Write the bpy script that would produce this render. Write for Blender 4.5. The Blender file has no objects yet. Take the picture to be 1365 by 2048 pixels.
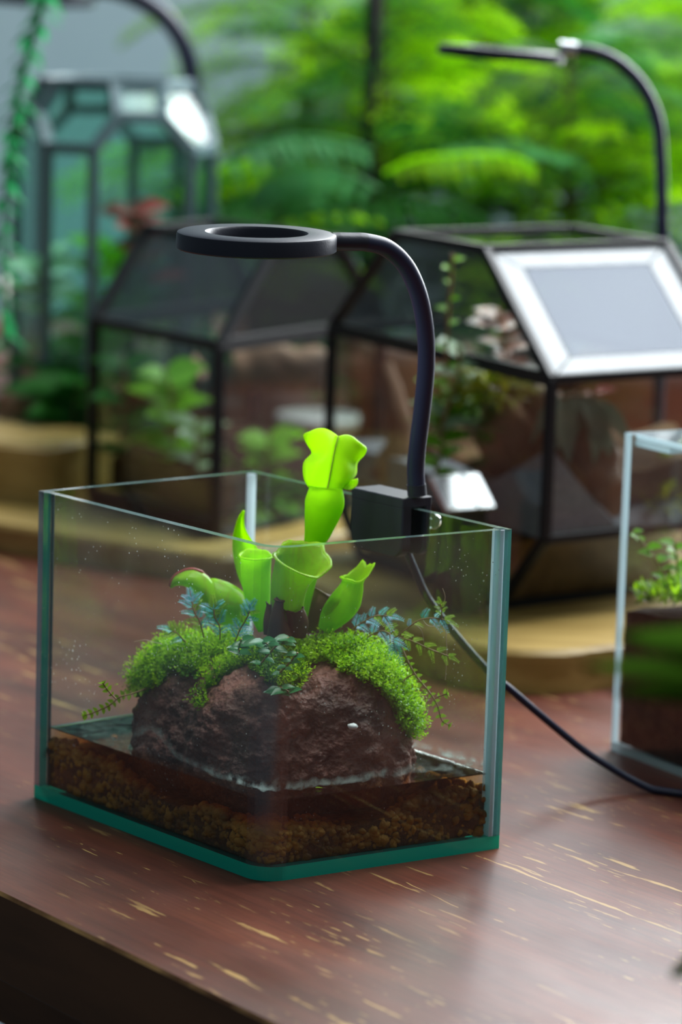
import bpy, math, random
from mathutils import Vector, Matrix, noise
random.seed(7)
PI = math.pi
C = bpy.context.scene.collection
SC = bpy.context.scene

# ---------------------------------------------------------------- camera
CAM = Vector((0.0, -1.4954, 0.3969)); PITCH = math.radians(9.40); ROLL = math.radians(1.80); FPX = 6500.0
fw = Vector((0, math.cos(PITCH), -math.sin(PITCH))); rt0 = Vector((1, 0, 0)); up0 = rt0.cross(fw)
rt = rt0*math.cos(ROLL)+up0*math.sin(ROLL); up = -rt0*math.sin(ROLL)+up0*math.cos(ROLL)
cd = bpy.data.cameras.new('camera'); cam = bpy.data.objects.new('camera', cd); C.objects.link(cam)
m = Matrix((rt, up, -fw)).transposed().to_4x4(); m.translation = CAM; cam.matrix_world = m
cd.sensor_fit = 'VERTICAL'; cd.sensor_height = 36; cd.lens = FPX/2048*36
cd.clip_start = .05; cd.clip_end = 60
cd.dof.use_dof = True; cd.dof.focus_distance = 1.45; cd.dof.aperture_fstop = 6.6; cd.dof.aperture_blades = 9
SC.camera = cam
# ---------------------------------------------------------------- world, light, exposure
w = bpy.data.worlds.new('sky'); SC.world = w; w.use_nodes = True
bg = w.node_tree.nodes['Background']; bg.inputs[0].default_value = (.50, .62, .74, 1); bg.inputs[1].default_value = .26
def area(name, loc, target, sx, sy, power, col):
    l = bpy.data.lights.new(name, 'AREA'); l.shape = 'RECTANGLE'; l.size = sx; l.size_y = sy; l.energy = power; l.color = col
    o = bpy.data.objects.new(name, l); C.objects.link(o); o.location = loc
    o.rotation_euler = (Vector(target)-Vector(loc)).to_track_quat('-Z', 'Y').to_euler(); return o
area('window_daylight', (1.42, 2.8, 1.22), (.05, .1, .1), 2.3, 1.86, 250, (.93, .97, 1.0))
area('skylight', (1.15, 1.0, 2.1), (.1, .3, .1), 1.4, 1.4, 110, (.92, .97, 1.0))
SC.view_settings.view_transform = 'Standard'; SC.view_settings.look = 'None'
SC.view_settings.exposure = 0.0; SC.view_settings.gamma = 1; SC.view_settings.use_curve_mapping = False
cy = SC.cycles
cy.max_bounces = 14; cy.transparent_max_bounces = 40; cy.diffuse_bounces = 3; cy.glossy_bounces = 4; cy.transmission_bounces = 6
cy.caustics_reflective = False; cy.caustics_refractive = False; cy.sample_clamp_indirect = 4; cy.sample_clamp_direct = 0

# ---------------------------------------------------------------- survey helpers: a photo point to a place in the room
def ray(px, py): return fw + rt*((px-682.5)/FPX) - up*((py-1024)/FPX)
def at(px, py, Y):
    d = ray(px, py); return CAM + d*((Y-CAM.y)/d.y)
def ground(px, py, z=0.0):
    d = ray(px, py); return CAM + d*((z-CAM.z)/d.z)
def V(*a): return Vector(a)
def on_rock(px, py, Y): return at(px, py, Y+.022*min(1, max(0, (530-px)/160)))
def lerp(a, b, t): return a+(b-a)*t
def interp(xs, ys, x):
    if x <= xs[0]: return ys[0]
    for i in range(1, len(xs)):
        if x <= xs[i]: return ys[i-1]+(ys[i]-ys[i-1])*(x-xs[i-1])/(xs[i]-xs[i-1])
    return ys[-1]
def smooth(pts, n=6):
    pts = [Vector(p) for p in pts]; out = []
    for i in range(len(pts)-1):
        p0 = pts[max(i-1, 0)]; p1 = pts[i]; p2 = pts[i+1]; p3 = pts[min(i+2, len(pts)-1)]
        for k in range(n):
            t = k/n
            out.append(.5*((2*p1)+(p2-p0)*t+(2*p0-5*p1+4*p2-p3)*t*t+(3*p1-p0-3*p2+p3)*t**3))
    out.append(pts[-1]); return out
def smooth1(v, n=6): return [q.x for q in smooth([(a, 0, 0) for a in v], n)]

# ---------------------------------------------------------------- mesh builder
ORG = {}
class MB:
    def __init__(s): s.V = []; s.F = []; s.M = []; s.S = []
    def v(s, p): s.V.append(tuple(p)); return len(s.V)-1
    def f(s, ids, m=0, sm=False): s.F.append(tuple(ids)); s.M.append(m); s.S.append(sm)
    def poly(s, pts, m=0, sm=False): s.f([s.v(p) for p in pts], m, sm)
    def grid(s, rows, m=0, sm=True, closed=False):
        ids = [[s.v(p) for p in r] for r in rows]; n = len(rows[0])
        for i in range(len(rows)-1):
            for j in range(n if closed else n-1):
                k = (j+1) % n
                s.f((ids[i][j], ids[i][k], ids[i+1][k], ids[i+1][j]), m, sm)
        return ids
    def tube(s, pts, rad, n=10, m=0, caps=True):
        pts = [Vector(p) for p in pts]
        if not isinstance(rad, (list, tuple)): rad = [rad]*len(pts)
        rows = []; a = None
        for i, p in enumerate(pts):
            t = (pts[min(i+1, len(pts)-1)]-pts[max(i-1, 0)]).normalized()
            if a is None: a = t.orthogonal().normalized()
            a = (a-t*a.dot(t)).normalized(); b = t.cross(a)
            rows.append([p+(a*math.cos(2*PI*j/n)+b*math.sin(2*PI*j/n))*rad[i] for j in range(n)])
        ids = s.grid(rows, m, True, True)
        if caps:
            s.poly(list(reversed(rows[0])), m); s.poly(rows[-1], m)
    def bar(s, a, b, wd, ht=None, m=0, upv=None):
        a = Vector(a); b = Vector(b); t = (b-a).normalized(); u = Vector(upv) if upv else V(0, 0, 1)
        if abs(t.dot(u)) > .98: u = V(1, 0, 0)
        x = t.cross(u).normalized(); y = x.cross(t); ht = ht or wd
        s.box((a+b)/2, x*wd/2, y*ht/2, (b-a)/2, m)
    def box(s, c, x, y, z, m=0, bev=.12):
        c = Vector(c)
        # chamfered box: 24 verts
        k = min(x.length, y.length, z.length)*bev
        X = x.normalized(); Y = y.normalized(); Z = z.normalized()
        ids = {}
        for sx in (-1, 1):
            for sy in (-1, 1):
                for sz in (-1, 1):
                    for ax in range(3):
                        d = [x.length-k, y.length-k, z.length-k]; d[ax] += k
                        ids[(sx, sy, sz, ax)] = s.v(c+X*sx*d[0]+Y*sy*d[1]+Z*sz*d[2])
        def q(l):
            p = [Vector(s.V[i]) for i in l]; nn = (p[1]-p[0]).cross(p[2]-p[0]); ctr = sum(p, Vector())/len(p)
            s.f(l if nn.dot(ctr-c) > 0 else l[::-1], m)
        for sg in (-1, 1):
            q([ids[(sg, a, b, 0)] for a, b in ((-1, -1), (1, -1), (1, 1), (-1, 1))])
            q([ids[(a, sg, b, 1)] for a, b in ((-1, -1), (1, -1), (1, 1), (-1, 1))])
            q([ids[(a, b, sg, 2)] for a, b in ((-1, -1), (1, -1), (1, 1), (-1, 1))])
        for a in (-1, 1):
            for b in (-1, 1):
                q([ids[(a, b, -1, 0)], ids[(a, b, 1, 0)], ids[(a, b, 1, 1)], ids[(a, b, -1, 1)]])
                q([ids[(a, -1, b, 0)], ids[(a, 1, b, 0)], ids[(a, 1, b, 2)], ids[(a, -1, b, 2)]])
                q([ids[(-1, a, b, 1)], ids[(1, a, b, 1)], ids[(1, a, b, 2)], ids[(-1, a, b, 2)]])
                for e in (-1, 1): q([ids[(a, b, e, 0)], ids[(a, b, e, 1)], ids[(a, b, e, 2)]])
    def prism(s, poly, z0, z1, m=0, ms=None, bev=0):
        # poly ccw in xy; separate verts per side
        ms = m if ms is None else ms; n = len(poly)
        if bev:
            c = sum((Vector((p[0], p[1], 0)) for p in poly), Vector())/n
            ins = [c+(Vector((p[0], p[1], 0))-c)*(1-bev/((Vector((p[0], p[1], 0))-c).length)) for p in poly]
            s.poly([(p.x, p.y, z1) for p in ins], m); s.poly([(p[0], p[1], z0) for p in reversed(poly)], m)
            s.grid([[(p[0], p[1], z0) for p in poly], [(p[0], p[1], z1-bev) for p in poly]], ms, True, True)
            s.grid([[(p[0], p[1], z1-bev) for p in poly], [(p.x, p.y, z1) for p in ins]], m, True, True)
        else:
            s.poly([(p[0], p[1], z1) for p in poly], m); s.poly([(p[0], p[1], z0) for p in reversed(poly)], m)
            for i in range(n):
                a = poly[i]; b = poly[(i+1) % n]
                s.poly([(a[0], a[1], z0), (b[0], b[1], z0), (b[0], b[1], z1), (a[0], a[1], z1)], ms)
    def lathe(s, c, prof, n=32, m=0, ax=None, sm=True):
        c = Vector(c); rows = []
        Z = Vector(ax).normalized() if ax else V(0, 0, 1); X = Z.orthogonal().normalized() if ax else V(1, 0, 0); Y = Z.cross(X)
        for r, z in prof: rows.append([c+(X*math.cos(2*PI*j/n)+Y*math.sin(2*PI*j/n))*r+Z*z for j in range(n)])
        s.grid(rows, m, sm, True)
    def leaf(s, b, d, u, L, W, bend=.3, n=4, m=0, fold=.25, tip=1.0):
        b = Vector(b); d = Vector(d).normalized(); u = Vector(u); u = (u-d*u.dot(d)); u = u.normalized() if u.length > 1e-6 else d.orthogonal().normalized()
        x = d.cross(u); rows = []
        for i in range(n+1):
            t = i/n; a = bend*t
            c = b+d*(L*t*(1-.12*abs(bend)*t))-u*(L*.5*bend*t*t)
            hw = W*.5*max(.04, math.sin(PI*min(1, (t*.92+.08))**(.75*tip)))
            rows.append([c-x*hw+u*fold*hw, c, c+x*hw+u*fold*hw])
        s.grid(rows, m, True)
    def build(s, name, mats, parent=None, org=None, solid=0, shade=None):
        me = bpy.data.meshes.new(name)
        o0 = ORG[parent.name] if parent is not None else Vector(org if org is not None else (0, 0, 0))
        me.from_pydata([tuple(Vector(p)-o0) for p in s.V], [], s.F)
        for mt in (mats if isinstance(mats, (list, tuple)) else [mats]): me.materials.append(mt)
        me.polygons.foreach_set('material_index', s.M)
        me.polygons.foreach_set('use_smooth', s.S if shade is None else [shade]*len(s.F))
        me.update()
        o = bpy.data.objects.new(name, me); C.objects.link(o); ORG[o.name] = o0
        if parent is not None: o.parent = parent
        else: o.location = o0
        if solid:
            md = o.modifiers.new('thickness', 'SOLIDIFY'); md.thickness = solid; md.offset = 0
        return o
def tag(o, label=None, cat=None, group=None, kind=None):
    if label: o['label'] = label
    if cat: o['category'] = cat
    if group: o['group'] = group
    if kind: o['kind'] = kind
    return o
def thing(name, loc, label, cat, group=None):
    o = bpy.data.objects.new(name, None); C.objects.link(o); o.location = loc; o.empty_display_size = .02; ORG[o.name] = Vector(loc)
    return tag(o, label, cat, group)
def copy_of(o, parent, mw):
    c = o.copy(); C.objects.link(c); c.parent = parent; c.matrix_basis = mw; ORG[c.name] = ORG[parent.name] if parent is not None else Vector(); return c

# ---------------------------------------------------------------- materials
def newmat(name):
    mt = bpy.data.materials.new(name); mt.use_nodes = True; nt = mt.node_tree
    for n in list(nt.nodes): nt.nodes.remove(n)
    out = nt.nodes.new('ShaderNodeOutputMaterial'); return mt, nt, out
def N(nt, t, **kw):
    n = nt.nodes.new(t)
    for k, v in kw.items():
        if k.startswith('i_'):
            n.inputs[int(k[2:]) if k[2:].isdigit() else k[2:].replace('_', ' ')].default_value = v
        else: setattr(n, k, v)
    return n
def L(nt, a, b): nt.links.new(a, b)
def c4(c): return (c[0], c[1], c[2], 1)
def ramp(nt, fac, stops):
    r = nt.nodes.new('ShaderNodeValToRGB'); e = r.color_ramp.elements
    while len(e) < len(stops): e.new(.5)
    for k, (p, c) in enumerate(stops): e[k].position = p; e[k].color = c4(c)
    L(nt, fac, r.inputs[0]); return r.outputs[0]
def solidm(name, c1, c2=None, scale=20, rough=.5, bump=0, bscale=None, metal=0, coat=0, stretch=(1, 1, 1), spec=.5, rot=0, detail=6):
    mt, nt, out = newmat(name)
    p = N(nt, 'ShaderNodeBsdfPrincipled'); p.inputs['Roughness'].default_value = rough; p.inputs['Metallic'].default_value = metal
    p.inputs['Coat Weight'].default_value = coat; p.inputs['Specular IOR Level'].default_value = spec
    p.inputs['Base Color'].default_value = c4(c1)
    tc = N(nt, 'ShaderNodeTexCoord'); mp = N(nt, 'ShaderNodeMapping'); mp.inputs['Scale'].default_value = stretch; mp.inputs['Rotation'].default_value = (0, 0, rot)
    L(nt, tc.outputs['Object'], mp.inputs[0])
    if c2:
        n = N(nt, 'ShaderNodeTexNoise'); n.inputs['Scale'].default_value = scale; n.inputs['Detail'].default_value = detail; L(nt, mp.outputs[0], n.inputs['Vector'])
        L(nt, ramp(nt, n.outputs['Fac'], [(.35, c1), (.65, c2)]), p.inputs['Base Color'])
    if bump:
        n2 = N(nt, 'ShaderNodeTexNoise'); n2.inputs['Scale'].default_value = bscale or scale*3; n2.inputs['Detail'].default_value = 6; L(nt, mp.outputs[0], n2.inputs['Vector'])
        b = N(nt, 'ShaderNodeBump'); b.inputs['Strength'].default_value = bump; b.inputs['Distance'].default_value = .002
        L(nt, n2.outputs['Fac'], b.inputs['Height']); L(nt, b.outputs[0], p.inputs['Normal'])
    L(nt, p.outputs[0], out.inputs[0]); return mt
def leafm(name, c1, c2, trans=.45, rough=.4, scale=60, tcol=None, spec=.3, veins=None, stops=None):
    mt, nt, out = newmat(name)
    g = N(nt, 'ShaderNodeNewGeometry'); tc = N(nt, 'ShaderNodeTexCoord'); n = N(nt, 'ShaderNodeTexNoise'); n.inputs['Scale'].default_value = scale
    L(nt, tc.outputs['Object'], n.inputs['Vector'])
    a = N(nt, 'ShaderNodeMath', operation='MULTIPLY_ADD'); L(nt, g.outputs['Random Per Island'], a.inputs[0]); a.inputs[1].default_value = .5
    b = N(nt, 'ShaderNodeMath', operation='MULTIPLY_ADD'); L(nt, n.outputs['Fac'], b.inputs[0]); b.inputs[1].default_value = 1.2; b.inputs[2].default_value = -.35; L(nt, b.outputs[0], a.inputs[2])
    col = ramp(nt, a.outputs[0], stops or [(.1, c1), (.9, c2)])
    if veins:
        wv = N(nt, 'ShaderNodeTexNoise'); wv.inputs['Scale'].default_value = veins[1]; wv.inputs['Detail'].default_value = 2
        mp = N(nt, 'ShaderNodeMapping'); mp.inputs['Scale'].default_value = (1, 1, .35); L(nt, tc.outputs['Object'], mp.inputs[0]); L(nt, mp.outputs[0], wv.inputs['Vector'])
        s1 = N(nt, 'ShaderNodeMath', operation='SUBTRACT'); L(nt, wv.outputs['Fac'], s1.inputs[0]); s1.inputs[1].default_value = .5
        s2 = N(nt, 'ShaderNodeMath', operation='ABSOLUTE'); L(nt, s1.outputs[0], s2.inputs[0])
        vr = ramp(nt, s2.outputs[0], [(0, (.55,)*3), (.035, (0, 0, 0))])
        mx = N(nt, 'ShaderNodeMix', data_type='RGBA'); L(nt, vr, mx.inputs[0]); L(nt, col, mx.inputs[6]); mx.inputs[7].default_value = c4(veins[0]); col = mx.outputs[2]
    p = N(nt, 'ShaderNodeBsdfPrincipled'); p.inputs['Roughness'].default_value = rough; p.inputs['Specular IOR Level'].default_value = spec; L(nt, col, p.inputs['Base Color'])
    t = N(nt, 'ShaderNodeBsdfTranslucent')
    if tcol: t.inputs[0].default_value = c4(tcol)
    else: L(nt, col, t.inputs[0])
    mix = N(nt, 'ShaderNodeMixShader'); mix.inputs[0].default_value = trans; L(nt, p.outputs[0], mix.inputs[1]); L(nt, t.outputs[0], mix.inputs[2])
    L(nt, mix.outputs[0], out.inputs[0]); return mt
def glassm(name, tint=(.93, .975, .955), refl=1.0, rough=.0, dust=0):
    mt, nt, out = newmat(name)
    lw = N(nt, 'ShaderNodeLayerWeight'); lw.inputs[0].default_value = .5
    pw = N(nt, 'ShaderNodeMath', operation='POWER'); L(nt, lw.outputs['Facing'], pw.inputs[0]); pw.inputs[1].default_value = 5
    ma = N(nt, 'ShaderNodeMath', operation='MULTIPLY_ADD'); L(nt, pw.outputs[0], ma.inputs[0]); ma.inputs[1].default_value = .9*refl; ma.inputs[2].default_value = .04*refl
    t = N(nt, 'ShaderNodeBsdfTransparent'); t.inputs[0].default_value = c4(tint); gl = N(nt, 'ShaderNodeBsdfGlossy'); gl.inputs['Roughness'].default_value = rough
    mix = N(nt, 'ShaderNodeMixShader'); L(nt, ma.outputs[0], mix.inputs[0]); L(nt, t.outputs[0], mix.inputs[1]); L(nt, gl.outputs[0], mix.inputs[2]); res = mix.outputs[0]
    if dust:
        tc = N(nt, 'ShaderNodeTexCoord'); vo = N(nt, 'ShaderNodeTexVoronoi'); vo.inputs['Scale'].default_value = 330; L(nt, tc.outputs['Object'], vo.inputs['Vector'])
        n = N(nt, 'ShaderNodeTexNoise'); n.inputs['Scale'].default_value = 40; n.inputs['Detail'].default_value = 4; L(nt, tc.outputs['Object'], n.inputs['Vector'])
        th = N(nt, 'ShaderNodeMapRange'); L(nt, n.outputs['Fac'], th.inputs[0]); th.inputs[1].default_value = .42; th.inputs[2].default_value = .78; th.inputs[3].default_value = .0; th.inputs[4].default_value = .22
        ls = N(nt, 'ShaderNodeMath', operation='LESS_THAN'); L(nt, vo.outputs['Distance'], ls.inputs[0]); L(nt, th.outputs[0], ls.inputs[1])
        haze = N(nt, 'ShaderNodeMath', operation='MULTIPLY_ADD'); L(nt, n.outputs['Fac'], haze.inputs[0]); haze.inputs[1].default_value = .022*dust; haze.inputs[2].default_value = -.006
        mm = N(nt, 'ShaderNodeMath', operation='MULTIPLY_ADD'); L(nt, ls.outputs[0], mm.inputs[0]); mm.inputs[1].default_value = .22*dust; L(nt, haze.outputs[0], mm.inputs[2]); mm.use_clamp = True
        d = N(nt, 'ShaderNodeBsdfDiffuse'); d.inputs[0].default_value = (.7, .75, .72, 1)
        tl = N(nt, 'ShaderNodeBsdfTranslucent'); tl.inputs[0].default_value = (.7, .75, .72, 1); ad = N(nt, 'ShaderNodeMixShader'); ad.inputs[0].default_value = .5; L(nt, d.outputs[0], ad.inputs[1]); L(nt, tl.outputs[0], ad.inputs[2])
        m2 = N(nt, 'ShaderNodeMixShader'); L(nt, mm.outputs[0], m2.inputs[0]); L(nt, res, m2.inputs[1]); L(nt, ad.outputs[0], m2.inputs[2]); res = m2.outputs[0]
    L(nt, res, out.inputs[0]); return mt
def edgem(name, col, trans=.5, clear=.2, rough=.15, gloss=.12):
    # polished glass edge: green light carried along inside the sheet leaves here
    mt, nt, out = newmat(name)
    d = N(nt, 'ShaderNodeBsdfDiffuse'); d.inputs[0].default_value = c4(col); t = N(nt, 'ShaderNodeBsdfTranslucent'); t.inputs[0].default_value = c4(col)
    m1 = N(nt, 'ShaderNodeMixShader'); m1.inputs[0].default_value = trans; L(nt, d.outputs[0], m1.inputs[1]); L(nt, t.outputs[0], m1.inputs[2])
    tr = N(nt, 'ShaderNodeBsdfTransparent'); tr.inputs[0].default_value = c4([c**.5 for c in col]); m2 = N(nt, 'ShaderNodeMixShader'); m2.inputs[0].default_value = clear; L(nt, m1.outputs[0], m2.inputs[1]); L(nt, tr.outputs[0], m2.inputs[2])
    g = N(nt, 'ShaderNodeBsdfGlossy'); g.inputs['Roughness'].default_value = rough; m3 = N(nt, 'ShaderNodeMixShader'); m3.inputs[0].default_value = gloss; L(nt, m2.outputs[0], m3.inputs[1]); L(nt, g.outputs[0], m3.inputs[2])
    L(nt, m3.outputs[0], out.inputs[0]); return mt
def emitm(name, col, st):
    mt, nt, out = newmat(name); e = N(nt, 'ShaderNodeEmission'); e.inputs[0].default_value = c4(col); e.inputs[1].default_value = st; L(nt, e.outputs[0], out.inputs[0]); return mt

G = V(.594, -.804, 0); GN = V(.804, .594, 0)       # table grain direction and across it
def table_mat():
    mt, nt, out = newmat('worn_mahogany'); tc = N(nt, 'ShaderNodeTexCoord')
    p = N(nt, 'ShaderNodeBsdfPrincipled')
    mp = N(nt, 'ShaderNodeMapping'); mp.vector_type = 'TEXTURE'; mp.inputs['Rotation'].default_value = (0, 0, math.atan2(G.y, G.x)); L(nt, tc.outputs['Object'], mp.inputs[0])
    def nz(sc, st, det=5, off=0):
        k = N(nt, 'ShaderNodeMapping'); k.inputs['Scale'].default_value = st; k.inputs['Location'].default_value = (off, off, 0); L(nt, mp.outputs[0], k.inputs[0])
        n = N(nt, 'ShaderNodeTexNoise'); n.inputs['Scale'].default_value = sc; n.inputs['Detail'].default_value = det; L(nt, k.outputs[0], n.inputs['Vector']); return n.outputs['Fac']
    base = ramp(nt, nz(6, (1, 5, 1)), [(.3, (.068, .015, .008)), (.55, (.125, .029, .014)), (.75, (.18, .047, .021))])
    fine = nz(30, (1, 22, 1), 4)
    mx = N(nt, 'ShaderNodeMix', data_type='RGBA', blend_type='MULTIPLY'); mx.inputs[0].default_value = .55; L(nt, base, mx.inputs[6]); L(nt, ramp(nt, fine, [(.3, (.45, .45, .45)), (.6, (1, 1, 1))]), mx.inputs[7]); col = mx.outputs[2]
    # chips through the varnish along the grain
    def mul(a, b):
        k = N(nt, 'ShaderNodeMath', operation='MULTIPLY'); L(nt, a, k.inputs[0])
        if isinstance(b, (int, float)): k.inputs[1].default_value = b
        else: L(nt, b, k.inputs[1])
        return k.outputs[0]
    def mxm(a, b): k = N(nt, 'ShaderNodeMath', operation='MAXIMUM'); L(nt, a, k.inputs[0]); L(nt, b, k.inputs[1]); return k.outputs[0]
    def st(a, lo, hi): k = N(nt, 'ShaderNodeMapRange'); L(nt, a, k.inputs[0]); k.inputs[1].default_value = lo; k.inputs[2].default_value = hi; return k.outputs[0]
    chips = mul(st(nz(24, (1, 9, 1), 4, 3.1), .635, .665), st(nz(7, (1, 1.6, 1), 2, 1.7), .47, .58))
    chips2 = mul(st(nz(60, (1, 9, 1), 3, 7.7), .66, .69), st(nz(9, (1, 1.6, 1), 2, 5.7), .50, .60))
    mask = mxm(chips, chips2)
    sep = N(nt, 'ShaderNodeSeparateXYZ'); L(nt, mp.outputs[0], sep.inputs[0])
    wob = nz(30, (1, 1, 1), 4, 9)
    for (a, b, wd, edge) in (((968, 1716), (1365, 1868), .0011, .35), ((800, 1805), (930, 1858), .0006, .5), ((812, 1765), (918, 1815), .0006, .45), ((740, 1890), (860, 1925), .0008, .5), ((375, 1755), (490, 1848), .0007, .55), ((1190, 1835), (1330, 1890), .0009, .5)):
        A = ground(*a); B = ground(*b); ua, ub = A.dot(G), B.dot(G); va, vb = A.dot(GN), B.dot(GN)
        tt = N(nt, 'ShaderNodeMapRange', clamp=True); L(nt, sep.outputs[0], tt.inputs[0]); tt.inputs[1].default_value = ua; tt.inputs[2].default_value = ub; tt.inputs[3].default_value = va; tt.inputs[4].default_value = vb
        wv = N(nt, 'ShaderNodeMath', operation='MULTIPLY_ADD'); L(nt, wob, wv.inputs[0]); wv.inputs[1].default_value = .006; wv.inputs[2].default_value = -.003
        d0 = N(nt, 'ShaderNodeMath', operation='ADD'); L(nt, tt.outputs[0], d0.inputs[0]); L(nt, wv.outputs[0], d0.inputs[1])
        d1 = N(nt, 'ShaderNodeMath', operation='SUBTRACT'); L(nt, sep.outputs[1], d1.inputs[0]); L(nt, d0.outputs[0], d1.inputs[1])
        d2 = N(nt, 'ShaderNodeMath', operation='ABSOLUTE'); L(nt, d1.outputs[0], d2.inputs[0])
        wid = N(nt, 'ShaderNodeMapRange'); L(nt, nz(45, (1, 3, 1), 3, va*90), wid.inputs[0]); wid.inputs[1].default_value = edge; wid.inputs[2].default_value = edge+.25; wid.inputs[3].default_value = 0; wid.inputs[4].default_value = wd
        ls = N(nt, 'ShaderNodeMath', operation='LESS_THAN'); L(nt, d2.outputs[0], ls.inputs[0]); L(nt, wid.outputs[0], ls.inputs[1])
        g1 = N(nt, 'ShaderNodeMath', operation='GREATER_THAN'); L(nt, sep.outputs[0], g1.inputs[0]); g1.inputs[1].default_value = min(ua, ub)
        g2 = N(nt, 'ShaderNodeMath', operation='LESS_THAN'); L(nt, sep.outputs[0], g2.inputs[0]); g2.inputs[1].default_value = max(ua, ub)
        mask = mxm(mask, mul(mul(ls.outputs[0], g1.outputs[0]), g2.outputs[0]))
    mk = N(nt, 'ShaderNodeMix', data_type='RGBA'); L(nt, mul(mask, .85), mk.inputs[0]); L(nt, col, mk.inputs[6]); mk.inputs[7].default_value = (.44, .27, .09, 1)
    L(nt, mk.outputs[2], p.inputs['Base Color'])
    rg = N(nt, 'ShaderNodeMapRange'); L(nt, nz(9, (1, 2.2, 1)), rg.inputs[0]); rg.inputs[1].default_value = .3; rg.inputs[2].default_value = .7; rg.inputs[3].default_value = .34; rg.inputs[4].default_value = .50
    L(nt, rg.outputs[0], p.inputs['Roughness']); p.inputs['Specular IOR Level'].default_value = .42
    b = N(nt, 'ShaderNodeBump'); b.inputs['Strength'].default_value = .10; b.inputs['Distance'].default_value = .0004; L(nt, fine, b.inputs['Height']); L(nt, b.outputs[0], p.inputs['Normal'])
    L(nt, p.outputs[0], out.inputs[0]); return mt

M = {}
M['table'] = table_mat()
M['table_side'] = solidm('dark_table_edge', (.075, .034, .016), (.115, .05, .022), 8, .6, stretch=(1, 1, 6), spec=.12)
M['worn_edge'] = solidm('worn_table_arris', (.06, .025, .01), (.32, .19, .07), 25, .7, spec=.1)
M['glass'] = glassm('green_tinted_glass', dust=1.5)
M['bend'] = glassm('bent_corner_glass', (.91, .965, .955), 2.6, .28)
M['glass_b'] = glassm('clear_pane_glass', (.95, .98, .965))
M['edge'] = edgem('polished_teal_glass_edge', (.02, .24, .21), .5, .2, .1, .12)
M['edge_grey'] = edgem('smoky_glass_edge', (.10, .125, .15), .5, .45, .1, .2)
M['rim'] = edgem('polished_rim', (.14, .24, .23), .5, .45, .12, .45)
M['base_edge'] = edgem('emerald_base_edge', (.0, .78, .52), .4, .0, .15, .06)
M['silicone'] = edgem('pale_silicone', (.84, .93, .99), .75, .0, .3)
M['silicone_dark'] = edgem('grey_silicone', (.10, .11, .13), .5, .35, .2)
M['black'] = solidm('satin_black_plastic', (.019, .022, .032), rough=.42, bump=.05, bscale=900, spec=.3)
M['neck'] = solidm('black_rubber_sleeve', (.014, .018, .045), rough=.42, spec=.35)
M['metal'] = solidm('black_painted_metal', (.008, .009, .011), rough=.45, spec=.25)
M['tealmetal'] = solidm('grey_blue_metal', (.11, .19, .21), rough=.5)
M['led'] = emitm('white_led_diffuser', (1, .98, .93), 36)
M['chrome'] = solidm('pale_metal', (.6, .62, .64), rough=.2, metal=1)
M['clearplastic'] = glassm('clear_plastic_knob', (.8, .86, .88), 3.0, .1)
M['olive'] = solidm('oiled_olive_wood', (.30, .19, .045), (.44, .30, .09), 14, .45, .15, stretch=(1, 7, 7))
M['wood_dark'] = solidm('driftwood', (.09, .045, .026), (.34, .18, .10), 30, .7, .6, stretch=(1, 1, .3))
M['soil'] = solidm('dark_soil', (.012, .007, .004), (.045, .024, .012), 120, .9, .9, spec=.08)
M['soil_tan'] = solidm('brown_soil', (.10, .055, .028), (.20, .12, .06), 60, .9, .6, spec=.08)
M['grey_sand'] = solidm('grey_drainage_sand', (.14, .158, .185), (.21, .23, .26), 300, .85, .3)
M['white'] = solidm('white_glazed', (.85, .87, .88), rough=.2)
M['glare_panel'] = solidm('shiny_glare_panel', (.90, .93, .95), rough=.15, metal=.9)  # mirror-like top of the added glare box
M['wall'] = solidm('grey_blue_plaster', (.34, .46, .50), (.40, .52, .55), 3, .9, spec=.1)
M['floor'] = solidm('grey_floor', (.10, .13, .155), (.13, .16, .185), 4, .6)
M['terracotta'] = solidm('terracotta', (.30, .13, .085), (.38, .19, .14), 20, .8)
M['brick'] = solidm('pinkish_brick', (.36, .22, .19), (.48, .33, .28), 30, .9, .3)
M['pinkpot'] = solidm('dusty_pink_pot', (.42, .28, .25), rough=.6)
M['darkpot'] = solidm('black_pot', (.02, .022, .02), rough=.5)
M['moss'] = leafm('bright_moss', (.18, .46, .004), (.60, .90, .02), .5, .4, 45, spec=.3)
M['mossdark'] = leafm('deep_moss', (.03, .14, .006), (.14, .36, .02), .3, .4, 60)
M['stem'] = solidm('tan_stem', (.22, .11, .05), (.34, .22, .09), 60, .6)
M['thinroot'] = solidm('pale_hair_root', (.40, .28, .19), rough=.6)
M['trail'] = leafm('yellow_green_leaflet', (.14, .30, .01), (.42, .62, .05), .4, .35, 80)
M['blue'] = leafm('iridescent_blue_leaflet', (.04, .24, .26), (.20, .42, .60), .2, .3, 90, stops=[(.1, (.05, .34, .20)), (.5, (.14, .50, .54)), (.9, (.42, .54, .80))])
M['creep'] = leafm('glossy_creeper_leaf', (.02, .12, .04), (.07, .32, .11), .3, .28, 50, spec=.45)
M['pitcher'] = leafm('lime_pitcher', (.36, .64, .008), (.50, .80, .012), .6, .36, 30, tcol=(.60, .95, .006))
M['pitcher_v'] = leafm('lime_pitcher_veined', (.26, .50, .02), (.42, .66, .03), .5, .30, 30, tcol=(.52, .86, .02), veins=((.35, .22, .05), 160))
M['pitcher_red'] = leafm('red_flushed_pitcher', (.22, .42, .04), (.50, .16, .12), .4, .35, 40, stops=[(.2, (.18, .42, .04)), (.55, (.32, .45, .07)), (.95, (.55, .12, .12))], veins=((.5, .08, .08), 140))
M['dead'] = leafm('withered_brown_pitcher', (.045, .022, .014), (.15, .075, .045), .15, .6, 70)
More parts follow.
